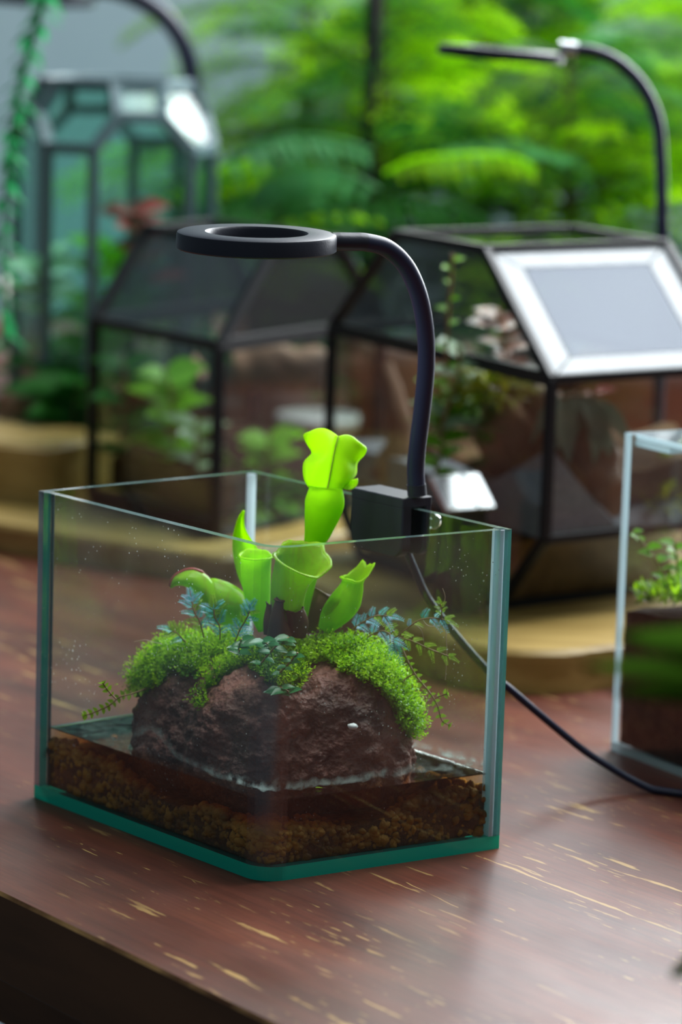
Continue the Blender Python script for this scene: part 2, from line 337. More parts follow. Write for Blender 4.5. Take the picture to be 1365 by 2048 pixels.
M['dead_pink'] = leafm('withered_pink_brown_pitcher', (.07, .035, .02), (.42, .20, .20), .15, .5, 50, stops=[(.25, (.06, .03, .018)), (.6, (.20, .11, .07)), (.9, (.50, .26, .28))])
M['con1'] = leafm('bright_conifer_green', (.16, .50, .004), (.56, .94, .01), .7, .5, 12, spec=.1)
M['con2'] = leafm('deep_conifer_green', (.008, .07, .012), (.05, .26, .03), .5, .5, 12, spec=.1)
M['con3'] = leafm('silvery_conifer_green', (.05, .28, .09), (.20, .58, .20), .4, .4, 12, spec=.25)
M['lime'] = leafm('sunlit_lime_frond', (.32, .70, .02), (.62, .95, .03), .75, .45, 20, spec=.15)  # the fern frond's sunlight is put into this lime tint
M['teal'] = leafm('bluish_hanging_leaf', (.015, .26, .08), (.06, .50, .18), .5, .5, 14, spec=.1)
M['red'] = leafm('red_pink_leaf', (.30, .04, .03), (.52, .16, .14), .4, .35, 30)
M['fitt'] = leafm('pale_veined_red_leaf', (.20, .06, .04), (.50, .42, .36), .2, .3, 110, stops=[(.2, (.16, .05, .03)), (.45, (.42, .12, .05)), (.65, (.55, .52, .50)), (.9, (.40, .20, .14))])
M['mid'] = leafm('mid_green_leaf', (.10, .40, .015), (.38, .80, .06), .5, .4, 30)
M['greyleaf'] = leafm('grey_green_leaf', (.10, .14, .09), (.26, .30, .20), .2, .4, 40)
M['yellow'] = leafm('yellow_green_tuft', (.24, .32, .01), (.58, .55, .02), .4, .4, 60)
M['window_patch'] = leafm('white_window_patch', (.75, .82, .78), (.92, .95, .92), .4, .5, 20)  # white leaves added to stand in for window light
M['shade'] = leafm('dark_grassy_leaf', (.018, .05, .004), (.035, .09, .006), .2, .8, 30, spec=0)
M['bark'] = solidm('bark', (.03, .018, .01), (.07, .04, .02), 40, .8)

# ---------------------------------------------------------------- setting
mb = MB(); mb.poly([(-6, -4, -.78), (6, -4, -.78), (6, 6, -.78), (-6, 6, -.78)]); tag(mb.build('floor', M['floor']), kind='structure')
WB = 3.0
mb = MB()
mb.box((-2.2, WB+.06, .7), V(2.25, 0, 0), V(0, .06, 0), V(0, 0, 1.5), bev=.02)              # left of the window
mb.box((2.05, WB+.06, -.27), V(2.0, 0, 0), V(0, .06, 0), V(0, 0, .52), bev=.02)              # below the window
tag(mb.build('wall_back', M['wall']), kind='structure')
mb = MB()
for a, b in (((.06, .26), (3.0, .26)), ((.06, 2.15), (3.0, 2.15))): mb.bar((a[0], WB+.03, a[1]), (b[0], WB+.03, b[1]), .05)
for x in (.08, .75, 1.45, 2.95): mb.bar((x, WB+.03, .26), (x, WB+.03, 2.15), .045)
tag(mb.build('window_1', M['metal']), kind='structure')

# table: the long edge runs along the grain
tab = thing('table', (0, 0, -.78), 'worn reddish brown wooden table carrying all the glass tanks', 'table')
E0 = ground(0, 1785); E0 = V(E0.x, E0.y, 0); E1 = ground(545, 2048); gd = (V(E1.x, E1.y, 0)-E0).normalized(); gn = V(-gd.y, gd.x, 0)
a = E0-gd*2.0; b = E0+gd*.9
mb = MB(); cz = (a+b)/2+gn*.75
bx = .004
mb.box(cz+V(0, 0, -.020), gd*(b-a).length/2, gn*.75, V(0, 0, .020), bev=.07)
mb.M = [0 if max(mb.V[i][2] for i in f)-min(mb.V[i][2] for i in f) < 1e-6 and mb.V[f[0]][2] > -.001 else (2 if -.001 < sum(mb.V[i][2] for i in f)/len(f)+.0007 < .001 else 1) for f in mb.F]
mb.build('table_top', [M['table'], M['table_side'], M['worn_edge']], tab)
mb = MB(); mb.bar(a+gn*.09+V(0, 0, -.075), b+gn*.09-gd*.05+V(0, 0, -.075), .025, .07); mb.build('apron', M['table_side'], tab)
for k, (u_, v_) in enumerate(((.3, .12), (-1.8, .12), (.3, 1.38), (-1.8, 1.38), (-.42, .12))):
    if k == 4: continue
    p = E0+gd*u_+gn*v_; mb = MB(); mb.bar((p.x, p.y, -.78), (p.x, p.y, -.04), .07, upv=gd); mb.build('leg', M['table_side'], tab)

# ---------------------------------------------------------------- the bent-glass tank in front
TL = V(-.1440, .0300, 0); TB = V(-.0444, .1149, 0); TR = V(.0780, -.0367, 0); TF = V(-.0296, -.1082, 0)
TH = .0042; BZ = .0064; HZ = .150
def arc_corner(P, C0, Q, r, n=12):
    u = (P-C0).normalized(); v_ = (Q-C0).normalized(); ang = math.acos(u.dot(v_)); d = r/math.tan(ang/2)
    ctr = C0+(u+v_).normalized()*(r/math.sin(ang/2)); s = C0+u*d; e = C0+v_*d; out = []
    a0 = math.atan2(s.y-ctr.y, s.x-ctr.x); a1 = math.atan2(e.y-ctr.y, e.x-ctr.x)
    while a1-a0 > PI: a1 -= 2*PI
    while a1-a0 < -PI: a1 += 2*PI
    for i in range(n+1): t = a0+(a1-a0)*i/n; out.append(ctr+V(math.cos(t), math.sin(t), 0)*r)
    return out
def inward(P, Q):  # inward normal of the ccw outline edge P->Q
    d = (Q-P).normalized(); return V(-d.y, d.x, 0)
tank = thing('glass_tank', (-.035, 0, 0), 'small open glass tank with rounded front corner holding rock and pitcher plant', 'tank')
uLF = (TF-TL).normalized(); uRF = (TF-TR).normalized(); nLF = inward(TL, TF); nFR = inward(TF, TR); nRB = inward(TR, TB); nBL = inward(TB, TL)
mb = MB(); base_poly = [TL]+arc_corner(TL, TF, TR, .0135)+[TR, TB]
mb.prism(base_poly, 0.0, BZ, 0, 1); tag(mb.build('base_pane', [M['glass_b'], M['base_edge']], tank), 'emerald edged glass base pane')
# one bent front sheet
oc = [TL+uLF*TH*1.02]+arc_corner(TL, TF, TR, .0135)+[TR+uRF*TH*1.02]
ic = [oc[0]+nLF*TH]+arc_corner(TL+nLF*TH, TF+(nLF+nFR)*TH*1.0, TR+nFR*TH, .0095)+[oc[-1]+nFR*TH]
# subdivide straight runs so the dust coordinates stay regular
mb = MB()
mb.grid([[p+V(0, 0, BZ) for p in oc], [p+V(0, 0, HZ) for p in oc]], 0, True); nb = len(oc)-1
mb.grid([[p+V(0, 0, HZ) for p in ic], [p+V(0, 0, BZ) for p in ic]], 0, True)
mb.grid([[p+V(0, 0, HZ) for p in oc], [p+V(0, 0, HZ) for p in ic]], 2, False)
mb.grid([[p+V(0, 0, BZ) for p in ic], [p+V(0, 0, BZ) for p in oc]], 1, False)
for q_ in list(range(1, nb-1))+list(range(nb+1, 2*nb-1)): mb.M[q_] = 3
for o_, i_ in ((oc[0], ic[0]), (ic[-1], oc[-1])): mb.poly([i_+V(0, 0, BZ), o_+V(0, 0, BZ), o_+V(0, 0, HZ), i_+V(0, 0, HZ)], 1)
mb.build('front_pane', [M['glass'], M['edge'], M['rim'], M['bend']], tank)
def flat_pane(name, P, Q, n, s0, s1, em='edge'):
    d = (Q-P).normalized(); a = P+d*s0; b = Q-d*s1; mb = MB(); z0 = V(0, 0, BZ); z1 = V(0, 0, HZ)
    mb.poly([a+z0, b+z0, b+z1, a+z1], 0); mb.poly([b+n*TH+z0, a+n*TH+z0, a+n*TH+z1, b+n*TH+z1], 0)
    mb.poly([a+z1, b+z1, b+n*TH+z1, a+n*TH+z1], 2); mb.poly([a+n*TH+z0, b+n*TH+z0, b+z0, a+z0], 1)
    mb.poly([a+n*TH+z0, a+z0, a+z1, a+n*TH+z1], 1); mb.poly([b+z0, b+n*TH+z0, b+n*TH+z1, b+z1], 1)
    return mb.build(name, [M['glass_b'], M[em], M['rim']], tank)
flat_pane('side_pane', TR, TB, nRB, 0, 0)
flat_pane('side_pane', TB, TL, nBL, TH, 0, 'edge_grey')
def seam(P, d1, d2, w1, w2, mt='silicone'):
    mb = MB(); q = [P, P+d1*w1, P+d1*w1*.55+d2*w2*.55, P+d2*w2]
    c = (q[1]-q[0]).cross(q[2]-q[0]).z
    if c < 0: q = [q[0]]+q[1:][::-1]
    mb.prism([(p.x, p.y) for p in q], BZ, HZ-.0004); mb.build('silicone_seam', M[mt], tank)
dB1 = (TR-TB).normalized(); dB2 = (TL-TB).normalized()
seam(TB+(nRB+nBL)*TH*1.05, dB1, dB2, .0034, .0034)
dR2 = (TB-TR).normalized(); seam(TR+uRF*TH*1.05+nFR*TH*1.02, uRF, dR2, .0034, .003)
dL2 = (TB-TL).normalized(); seam(TL+uLF*TH*1.05+nLF*TH*1.02, uLF, dL2, .0024, .002, 'silicone_dark')
# silicone film between the front sheet's end and the side pane, seen through the edge
mb = MB(); P0 = TR+uRF*TH*1.0; mb.box(P0+nFR*TH*.5+V(0, 0, (BZ+HZ)/2), uRF*.0022, nFR*(TH*.5+.0002), V(0, 0, (HZ-BZ)/2), bev=.05); mb.build('silicone_seam', M['silicone'], tank)

# ---------------------------------------------------------------- gravel, water
inner = [TL+nLF*TH+dL2*TH*1.4]+ic[1:-1]+[TR+nFR*TH+dR2*TH*1.4, TB+(nRB+nBL)*TH*1.05]
inner[0] = TL+nLF*(TH+.0003)+nBL*(TH+.0003); inner[-2] = TR+nFR*(TH+.0003)+nRB*(TH+.0003)
cen = sum(inner, Vector())/len(inner)
def inset(k): return [p+(cen-p).normalized()*k for p in inner]
WL = .0350
def bedh(p):  # height of the gravel bed
    a = (p-TF).dot((TL-TF).normalized()); b = (p-TF).dot((TR-TF).normalized())
    h = .0180+.0018*math.sin(a*60)+.0015*math.sin(b*75+1)+.004*noise.noise(p*35)
    if a > .11: h += .0105*min(1, (a-.11)/.05)
    if b > .06: h += .0105*min(1, (b-.06)/.05)
    return min(h, .0325)
mb = MB(); rows = []
for k in (0.0006, .004, .012, .025, .045, .07):
    rows.append([V(p.x, p.y, bedh(p)-.003) for p in inset(k)])
mb.grid([[V(p.x, p.y, BZ+.0002) for p in inset(.0006)], rows[0]], 0, True, True); mb.grid(rows, 0, True, True)
M['gravel'] = solidm('amber_brown_clay_grain', (.07, .03, .006), (.46, .23, .025), 42, .75, .5, 600)
M['gravelbed'] = solidm('dark_clay_bed', (.04, .02, .006), (.12, .055, .014), 200, .9, .8)
ico = []
import bmesh
bm = bmesh.new(); bmesh.ops.create_icosphere(bm, subdivisions=2, radius=1); bm.verts.ensure_lookup_table()
ICV = [v.co.copy() for v in bm.verts]; ICF = [[v.index for v in f.verts] for f in bm.faces]; bm.free()
def grain(mb, c, r, m=0):
    s = Vector((random.uniform(.7, 1.2), random.uniform(.7, 1.2), random.uniform(.65, 1.1))); o = Vector((random.random()*50, random.random()*50, 0)); b0 = len(mb.V)
    for v in ICV:
        k = r*(1+.45*noise.noise(v*1.3+o)); mb.V.append((c.x+v.x*s.x*k, c.y+v.y*s.y*k, c.z+v.z*s.z*k))
    for f in ICF: mb.f([i+b0 for i in f], m, True)
gm = MB()
segs = [(inner[i], inner[i+1]) for i in range(len(inner)-1)]
for P, Q in segs:
    ln = (Q-P).length; d = (Q-P).normalized(); nn = V(-d.y, d.x, 0); isback = Q == inner[-1]
    for k in range(int(ln*(4200 if isback else 10500))):
        p0 = P+d*random.random()*ln+nn*(.0016+.007*random.random()**1.6); h = bedh(p0)
        grain(gm, V(p0.x, p0.y, BZ+.0012+random.random()*(h-BZ)), random.uniform(.0013, .0027)*(1 if random.random() < .85 else 1.35))
for k in range(1500):
    t = random.random()**.6; p = cen.lerp(random.choice(inner).lerp(random.choice(inner), random.random()), t*.96)
    grain(gm, V(p.x, p.y, bedh(p)-.0015+random.random()*.001), random.uniform(.0013, .0023))
b0 = len(gm.V); gm.V += mb.V; gm.F += [tuple(i+b0 for i in f) for f in mb.F]; gm.M += [1]*len(mb.F); gm.S += mb.S
tag(gm.build('gravel_bed', [M['gravel'], M['gravelbed']], org=(-.035, 0, BZ)), 'brown amber clay gravel under the water in the front tank', 'gravel', kind='stuff')

def water_mat():
    mt, nt, out = newmat('tannin_water_surface')
    tc = N(nt, 'ShaderNodeTexCoord'); n = N(nt, 'ShaderNodeTexNoise'); n.inputs['Scale'].default_value = 55; n.inputs['Detail'].default_value = 3; L(nt, tc.outputs['Object'], n.inputs['Vector'])
    b = N(nt, 'ShaderNodeBump'); b.inputs['Strength'].default_value = .35; b.inputs['Distance'].default_value = .0015; L(nt, n.outputs['Fac'], b.inputs['Height'])
    t = N(nt, 'ShaderNodeBsdfTransparent'); g = N(nt, 'ShaderNodeBsdfGlossy'); g.inputs['Roughness'].default_value = .04; L(nt, b.outputs[0], g.inputs['Normal'])
    lw = N(nt, 'ShaderNodeLayerWeight'); lw.inputs[0].default_value = .5; L(nt, b.outputs[0], lw.inputs['Normal'])
    pw = N(nt, 'ShaderNodeMath', operation='POWER'); L(nt, lw.outputs['Facing'], pw.inputs[0]); pw.inputs[1].default_value = 5
    ma = N(nt, 'ShaderNodeMath', operation='MULTIPLY_ADD'); L(nt, pw.outputs[0], ma.inputs[0]); ma.inputs[1].default_value = .9; ma.inputs[2].default_value = .025
    mix = N(nt, 'ShaderNodeMixShader'); L(nt, ma.outputs[0], mix.inputs[0]); L(nt, t.outputs[0], mix.inputs[1]); L(nt, g.outputs[0], mix.inputs[2]); L(nt, mix.outputs[0], out.inputs[0])
    v = N(nt, 'ShaderNodeVolumeAbsorption'); v.inputs[0].default_value = (.90, .66, .18, 1); v.inputs[1].default_value = 95; L(nt, v.outputs[0], out.inputs['Volume'])
    mt2, nt2, out2 = newmat('tannin_water_side'); t2 = N(nt2, 'ShaderNodeBsdfTransparent'); L(nt2, t2.outputs[0], out2.inputs[0])
    v2 = N(nt2, 'ShaderNodeVolumeAbsorption'); v2.inputs[0].default_value = (.90, .66, .18, 1); v2.inputs[1].default_value = 95; L(nt2, v2.outputs[0], out2.inputs['Volume'])
    return mt, mt2
wt, ws = water_mat()
mb = MB(); wp = inset(.0002); n = len(wp)
ids = [mb.v((p.x, p.y, BZ+.0001)) for p in wp]; idt = [mb.v((p.x, p.y, WL+.0006)) for p in wp]; idm = [mb.v((p.x, p.y, WL)) for p in inset(.0016)]
for i in range(n):
    j = (i+1) % n; mb.f((ids[i], ids[j], idt[j], idt[i]), 1); mb.f((idt[i], idt[j], idm[j], idm[i]), 0, True)
mb.f(idm, 0); mb.f(ids[::-1], 1)
tag(mb.build('tank_water', [wt, ws], org=(-.035, 0, BZ)), 'shallow amber water standing in the rounded front tank', 'water', kind='stuff')

# mineral crust left along the waterline on the glass
def crust_mat():
    mt, nt, out = newmat('white_mineral_film'); tc = N(nt, 'ShaderNodeTexCoord')
    uv = N(nt, 'ShaderNodeAttribute'); uv.attribute_name = 'fade'
    n = N(nt, 'ShaderNodeTexNoise'); n.inputs['Scale'].default_value = 170; n.inputs['Detail'].default_value = 7; L(nt, tc.outputs['Object'], n.inputs['Vector'])
    a = N(nt, 'ShaderNodeMath', operation='MULTIPLY_ADD'); L(nt, n.outputs['Fac'], a.inputs[0]); a.inputs[1].default_value = 2.4; a.inputs[2].default_value = -.9
    mu = N(nt, 'ShaderNodeMath', operation='MULTIPLY', use_clamp=True); L(nt, a.outputs[0], mu.inputs[0]); L(nt, uv.outputs['Fac'], mu.inputs[1])
    d = N(nt, 'ShaderNodeBsdfDiffuse'); d.inputs[0].default_value = (.62, .74, .72, 1); tl = N(nt, 'ShaderNodeBsdfTranslucent'); tl.inputs[0].default_value = (.62, .74, .72, 1)
    m1 = N(nt, 'ShaderNodeMixShader'); m1.inputs[0].default_value = .5; L(nt, d.outputs[0], m1.inputs[1]); L(nt, tl.outputs[0], m1.inputs[2])
    t = N(nt, 'ShaderNodeBsdfTransparent'); m2 = N(nt, 'ShaderNodeMixShader'); L(nt, mu.outputs[0], m2.inputs[0]); L(nt, t.outputs[0], m2.inputs[1]); L(nt, m1.outputs[0], m2.inputs[2]); L(nt, m2.outputs[0], out.inputs[0]); return mt
M['crust'] = crust_mat()
def crust(path, prof):
    # path on the pane; prof gives (height above waterline of the crest, strength) per point; pale near the crest, fading upward
    mb = MB(); rows = [[], [], [], []]; fade = [[], [], [], []]
    for p, (h, s) in zip(path, prof):
        for k, (dz, f) in enumerate(((-.0016, .35), (0, 1.0), (.0012, .8), (.0048, 0))):
            rows[k].append(V(p.x, p.y, WL+h+dz*(.7+.6*noise.noise(p*260)))); fade[k].append(f*s)
    mb.grid(rows, 0, True); o = mb.build('mineral_film', M['crust'], tank)
    at_ = o.data.attributes.new('fade', 'FLOAT', 'POINT'); at_.data.foreach_set('value', [x for r in fade for x in r]); return o
def along(P, Q, n, k): return [P.lerp(Q, i/n)+k for i in range(n+1)]
ins = .0006
fl = along(TL+nLF*(TH+ins), ic[1]+nLF*ins, 60, V(0, 0, 0)); bend = [p+(cen-p).normalized()*ins for p in ic[2:-2]]; fr = along(ic[-2]+nFR*ins, TR+nFR*(TH+ins)-nFR*0, 60, V(0, 0, 0))
path = fl[18:]+bend+fr
prof = []
for i, p in enumerate(path):
    t = i/len(path); h = .010*math.exp(-((t-.12)/.05)**2)+.0052+.0016*noise.noise(p*70); s = 1.6 if .30 < t < .72 else (.8 if t >= .72 else .8)
    prof.append((h, s))
crust(path, prof)
path = along(TR+nRB*(TH+ins)+dR2*.004, TB+nRB*(TH+ins), 60, V(0, 0, 0))
crust(path, [(.0018+.0028*math.exp(-i/14)+.001*noise.noise(p*90), .9 if i < 40 else .4) for i, p in enumerate(path)])

# ---------------------------------------------------------------- lava rock
LOBES = [(V(-.060, .006, .036), V(.036, .035, .047)), (V(.001, -.019, .038), V(.036, .037, .050)), (V(-.028, -.020, .034), V(.042, .040, .050))]
RC = V(-.030, -.008, .034)
def rock_r(d):
    s = 0
    for c, a in LOBES:
        o = Vector(((RC.x-c.x)/a.x, (RC.y-c.y)/a.y, (RC.z-c.z)/a.z)); q = Vector((d.x/a.x, d.y/a.y, d.z/a.z))
        A = q.dot(q); B = o.dot(q); Cc = o.dot(o)-1; D = B*B-A*Cc
        if D > 0:
            t = (-B+math.sqrt(D))/A
            if t > 0: s += t**14
    return max(s, 1e-30)**(1/14)
bm = bmesh.new(); bmesh.ops.create_icosphere(bm, subdivisions=7, radius=1)
rv = []; 
for v in bm.verts:
    d = v.co.normalized(); r = rock_r(d); p = RC+d*r
    k = .0055*noise.noise(p*38)+.0030*(abs(noise.noise(p*80))-.2)+.0022*noise.noise(p*170)+.0013*noise.noise(p*420)
    cell = noise.voronoi(p*230)[0][0]; k -= .0011*max(0, .45-cell)
    v.co = p+d*k-V(-.03, 0, .0075); rv.append(p+d*k)
me = bpy.data.meshes.new('lava_rock'); bm.normal_update()
RN = [v.normal.copy() for v in bm.verts]; bm.to_mesh(me); bm.free()
for pl in me.polygons: pl.use_smooth = True
def rock_mat():
    mt, nt, out = newmat('wet_lava_rock'); tc = N(nt, 'ShaderNodeTexCoord'); p = N(nt, 'ShaderNodeBsdfPrincipled')
    def nz(sc, det=6):
        n = N(nt, 'ShaderNodeTexNoise'); n.inputs['Scale'].default_value = sc; n.inputs['Detail'].default_value = det; L(nt, tc.outputs['Object'], n.inputs['Vector']); return n.outputs['Fac']
    col = ramp(nt, nz(28), [(.32, (.034, .014, .012)), (.5, (.14, .050, .040)), (.66, (.34, .14, .11))])
    sp = ramp(nt, nz(420, 3), [(.58, (0, 0, 0)), (.72, (.6, .6, .6))]); mx = N(nt, 'ShaderNodeMix', data_type='RGBA'); L(nt, sp, mx.inputs[0]); L(nt, col, mx.inputs[6]); mx.inputs[7].default_value = (.30, .17, .14, 1)
    L(nt, mx.outputs[2], p.inputs['Base Color']); p.inputs['Roughness'].default_value = .5; p.inputs['Specular IOR Level'].default_value = .4
    vo = N(nt, 'ShaderNodeTexVoronoi'); vo.inputs['Scale'].default_value = 520; L(nt, tc.outputs['Object'], vo.inputs['Vector'])
    ad = N(nt, 'ShaderNodeMath', operation='MULTIPLY_ADD'); L(nt, vo.outputs['Distance'], ad.inputs[0]); ad.inputs[1].default_value = .6; L(nt, nz(600, 5), ad.inputs[2])
    b = N(nt, 'ShaderNodeBump'); b.inputs['Strength'].default_value = .9; b.inputs['Distance'].default_value = .0012; L(nt, ad.outputs[0], b.inputs['Height']); L(nt, b.outputs[0], p.inputs['Normal'])
    L(nt, p.outputs[0], out.inputs[0]); return mt
me.materials.append(rock_mat()); rock = bpy.data.objects.new('lava_rock', me); C.objects.link(rock); rock.location = (-.03, 0, .0075)
tag(rock, 'dark reddish brown lava rock capped with moss in the front tank', 'rock')

# ---------------------------------------------------------------- moss on the rock
MX = [250, 300, 350, 400, 435, 475, 505, 545, 600, 612, 650, 700, 745, 780, 803, 830]
MY = [1398, 1385, 1345, 1350, 1320, 1308, 1335, 1378, 1375, 1330, 1330, 1350, 1372, 1410, 1455, 1485]
def photo_xy(p):
    d = p-CAM; z = d.dot(fw); return 682.5+FPX*d.dot(rt)/z, 1024-FPX*d.dot(up)/z
cand = []
for p, n_ in zip(rv, RN):
    if p.z < .05: continue
    x_, y_ = photo_xy(p)
    if (n_.y > .1 and p.z > .062) or y_ < interp(MX, MY, x_)+9*noise.noise(p*130): cand.append((p, n_))
def moss_clump(name, sel, count, label, big, mats, dens_dark=.18):
    mb = MB(); pts = [c for c in cand if sel(c[0])]
    for k in range(count):
        p, n_ = random.choice(pts); p = p+V(random.uniform(-1, 1), random.uniform(-1, 1), random.uniform(-1, 1))*.0007
        g = (n_*.8+V(random.uniform(-.6, .6), random.uniform(-.6, .6), random.uniform(-.1, .7))).normalized()
        h = big*random.uniform(.35, 1.0)*(1.0+.7*noise.noise(p*90)); m_ = 1 if random.random() < dens_dark else 0
        if h < .0012: h = .0012
        tipd = (g-V(0, 0, .35)*random.random()).normalized()
        nl = 7
        for i in range(nl):
            t = (i+.5)/nl; b_ = p+g*h*t*.8+tipd*h*t*t*.3; side = g.orthogonal().normalized(); side.rotate(Matrix.Rotation(i*2.4+k, 3, g))
            l = random.uniform(.0015, .0027)*(1.15-.5*t)
            dd = (side+g*.7).normalized(); x = dd.cross(g).normalized()*l*.27
            mb.poly([b_, b_+dd*l*.5-x, b_+dd*l, b_+dd*l*.5+x], m_)
        dd = g; x = side*.0003; l = .0014; b_ = p+g*h*.9; mb.poly([b_, b_+dd*l*.5-x, b_+dd*l, b_+dd*l*.5+x], m_)
    c0 = sum((c[0] for c in pts[::50]), Vector())/max(1, len(pts[::50]))
    return tag(mb.build(name, mats, org=c0), label, 'moss', kind='stuff')
ML = [M['moss'], M['mossdark']]
moss_clump('moss_cushion', lambda p: p.x < -.044, 4600, 'bright green feathery moss on the left hump of the rock', .0105, ML)
moss_clump('moss_cushion', lambda p: p.x > -.018, 6500, 'bright green moss cushion spilling down the right end of the rock', .0095, ML)
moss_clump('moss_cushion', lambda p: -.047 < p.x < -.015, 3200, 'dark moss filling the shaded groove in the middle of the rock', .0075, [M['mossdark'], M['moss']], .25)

# ---------------------------------------------------------------- pitcher plant
pit = thing('pitcher_plant', at(590, 1262, -.006), 'lime green pitcher plant with upright pitchers growing on the mossy rock', 'plant')
PX = .000227
def pitcher(name, spine, rad, mt, hood=30, hdir=90, flare=16, ell=.85, lip=5, wav=.1, ph=0, label=None, power=1.0, n=30, hn=5):
    """tube along the spine (px,py,Y), radii in photo px; the rim runs on into a hood rising on the side hdir (deg, 0 right, 90 far)"""
    S = smooth([at(*s) for s in spine], 5); R_ = smooth1(rad, 5); rows = []; a = V(1, 0, 0)
    for i, p in enumerate(S):
        t = (S[min(i+1, len(S)-1)]-S[max(i-1, 0)]).normalized(); ax = (a-t*a.dot(t)).normalized(); b = t.cross(ax)
        rows.append([p+(ax*math.cos(2*PI*j/n)+b*math.sin(2*PI*j/n)*ell)*R_[i]*PX for j in range(n)])
    top = S[-1]; r0 = R_[-1]
    for k in range(1, hn+1):
        s = k/hn; row = []
        for j in range(n):
            th = 2*PI*j/n; g = max(0, math.cos(th-math.radians(hdir)))**power
            wv = 1+wav*math.sin(6*th+ph)+wav*.6*math.sin(11*th+2*ph)
            up_ = (hood*g*s+lip*(1-g)*math.sin(s*PI*.8))*wv; out_ = flare*(s**1.6)*(.55+.6*g)*wv
            row.append(top+t*up_*PX+(ax*math.cos(th)+b*math.sin(th)*ell)*(r0+out_)*PX)
        rows.append(row)
    mb = MB(); mb.grid(rows, 0, True, True); o = mb.build(name, mt, pit, solid=.0005)
    if label: o['label'] = label
    return o
# the tall one, seen from behind: tube, then a two-lobed hood with a midrib
sp = [(604, 1245, -.004), (612, 1190, -.003), (620, 1140, -.001), (628, 1090, 0), (637, 1060, .0), (645, 1028, .0), (650, 1003, .0), (653, 975, .0)]
tall = pitcher('pitcher', sp, [8, 13, 18, 20, 28, 36, 39.5, 33], M['pitcher'], hood=3, hdir=270, flare=0, lip=1, wav=.02, ell=.7)
tall['label'] = 'tallest pitcher, bright lime with two-lobed hood'
LO = [(621, 978), (609, 958), (608, 926), (624, 906), (613, 886), (608, 870), (622, 863)]
MI = [(655, 978), (659, 960), (664, 932), (668, 910), (672, 892), (675, 880), (677, 873)]
RO = [(686, 978), (694, 968), (712, 950), (715, 926), (730, 909), (733, 896), (720, 886)]
def hood_lobe(O, Mi, sgn, bulge):
    O = smooth([(x, y, 0) for x, y in O], 4); Mi = smooth([(x, y, 0) for x, y in Mi], 4); rows = []; nn = len(O)
    for i in range(nn):
        v_ = i/(nn-1); row = []
        for k in range(9):
            u_ = k/8; q = Mi[i].lerp(O[i], u_); q.y -= bulge*math.sin(PI*u_)*max(0, v_-.55)/.45
            dep = -.004+.006*v_+.010*(u_-.25)**2*sgn+.006*u_*v_+(.0022*math.sin(u_*5+v_*7))*u_-.0015*(1-u_)**3
            row.append(at(q.x, q.y, dep))
        rows.append(row)
    return rows
mb = MB(); mb.grid(hood_lobe(LO, MI, 1, 11), 0, True); mb.grid(hood_lobe(RO, MI, 1, 9), 0, True)
mb.build('hood', M['pitcher'], tall, solid=.0006)
mb = MB(); mb.tube([at(x, y, -.0052+.005*i/6) for i, (x, y) in enumerate(MI)], [.00035]*7, 6); mb.build('midrib', M['trail'], tall)
# rolled ears low on the hood
mb = MB(); rows = []
for i in range(13):
    th = -PI*.1+PI*1.2*i/12; rows.append([at(698+17*math.cos(th)*f, 962+16*math.sin(th)*f, .004-.003*f+.0015*math.sin(th)) for f in (.2, .6, 1, 1.08)])
mb.grid(rows, 0, True); mb.build('rolled_margin', M['pitcher_v'], tall, solid=.0006)

pitcher('pitcher', [(590, 1262, -.014), (580, 1230, -.018), (576, 1195, -.021), (582, 1160, -.023), (594, 1133, -.024)], [16, 27, 34, 38, 45], M['pitcher_v'], hood=46, hdir=62, flare=20, lip=4, wav=.10, ph=1, power=.8, label='wide open pitcher with brown veins and flared lip')
pitcher('pitcher', [(528, 1262, -.012), (520, 1225, -.010), (514, 1180, -.008), (512, 1140, -.006), (512, 1118, -.006)], [10, 20, 27, 30, 31], M['pitcher'], hood=14, hdir=100, flare=7, lip=6, wav=.06, ph=2)
pitcher('pitcher', [(650, 1258, -.010), (668, 1232, -.012), (690, 1205, -.013), (702, 1180, -.013), (706, 1164, -.013)], [14, 27, 31, 25, 21], M['pitcher'], hood=44, hdir=35, flare=13, lip=7, wav=.16, ph=.4, ell=.8)
def folded(name, U, Lw, Y0, bulge, mt, n=10, label=None):
    U = smooth([(x, y, 0) for x, y in U], 4); Lw = smooth([(x, y, 0) for x, y in Lw], 4); rows = []
    for i, (p, q) in enumerate(zip(U, Lw)):
        s_ = i/(len(U)-1); row = []
        for k in range(2*n+1):      # front wall down from the margin, then round to the back wall
            f = k/n if k <= n else 2-k/n; dep = bulge*math.sin(PI*min(1, f*.9+.05))*(-1 if k <= n else .8)+(.0004 if k <= n else .0022)*(1-f)
            row.append(at(p.x+(q.x-p.x)*f, p.y+(q.y-p.y)*f, Y0+dep*min(1, s_*4+.15)))
        rows.append(row)
    mb = MB(); mb.grid(rows, 0, True); o = mb.build(name, mt, pit, solid=.0005); return tag(o, label) if label else o
FU = [(341, 1174), (346, 1158), (360, 1146), (382, 1139), (404, 1145), (420, 1158), (430, 1178), (436, 1200)]
FL = [(342, 1176), (356, 1170), (374, 1174), (390, 1188), (400, 1206), (410, 1226), (420, 1240), (436, 1248)]
fo = folded('pitcher', FU, FL, .002, .005, M['pitcher_v'], label='curved pitcher with red flushed margin')
mb = MB(); mb.tube(smooth([at(x, y, .002) for x, y in FU[:6]], 5), [.0004]+[.0010]*20+[.0005]*5, 8); tag(mb.build('red_margin', M['red'], fo), 'red hood margin')
folded('pitcher', [(408, 1162), (425, 1157), (448, 1162), (470, 1172), (488, 1186), (498, 1205)], [(420, 1235), (432, 1245), (450, 1250), (470, 1252), (485, 1252), (500, 1250)], .006, .007, M['pitcher_v'])
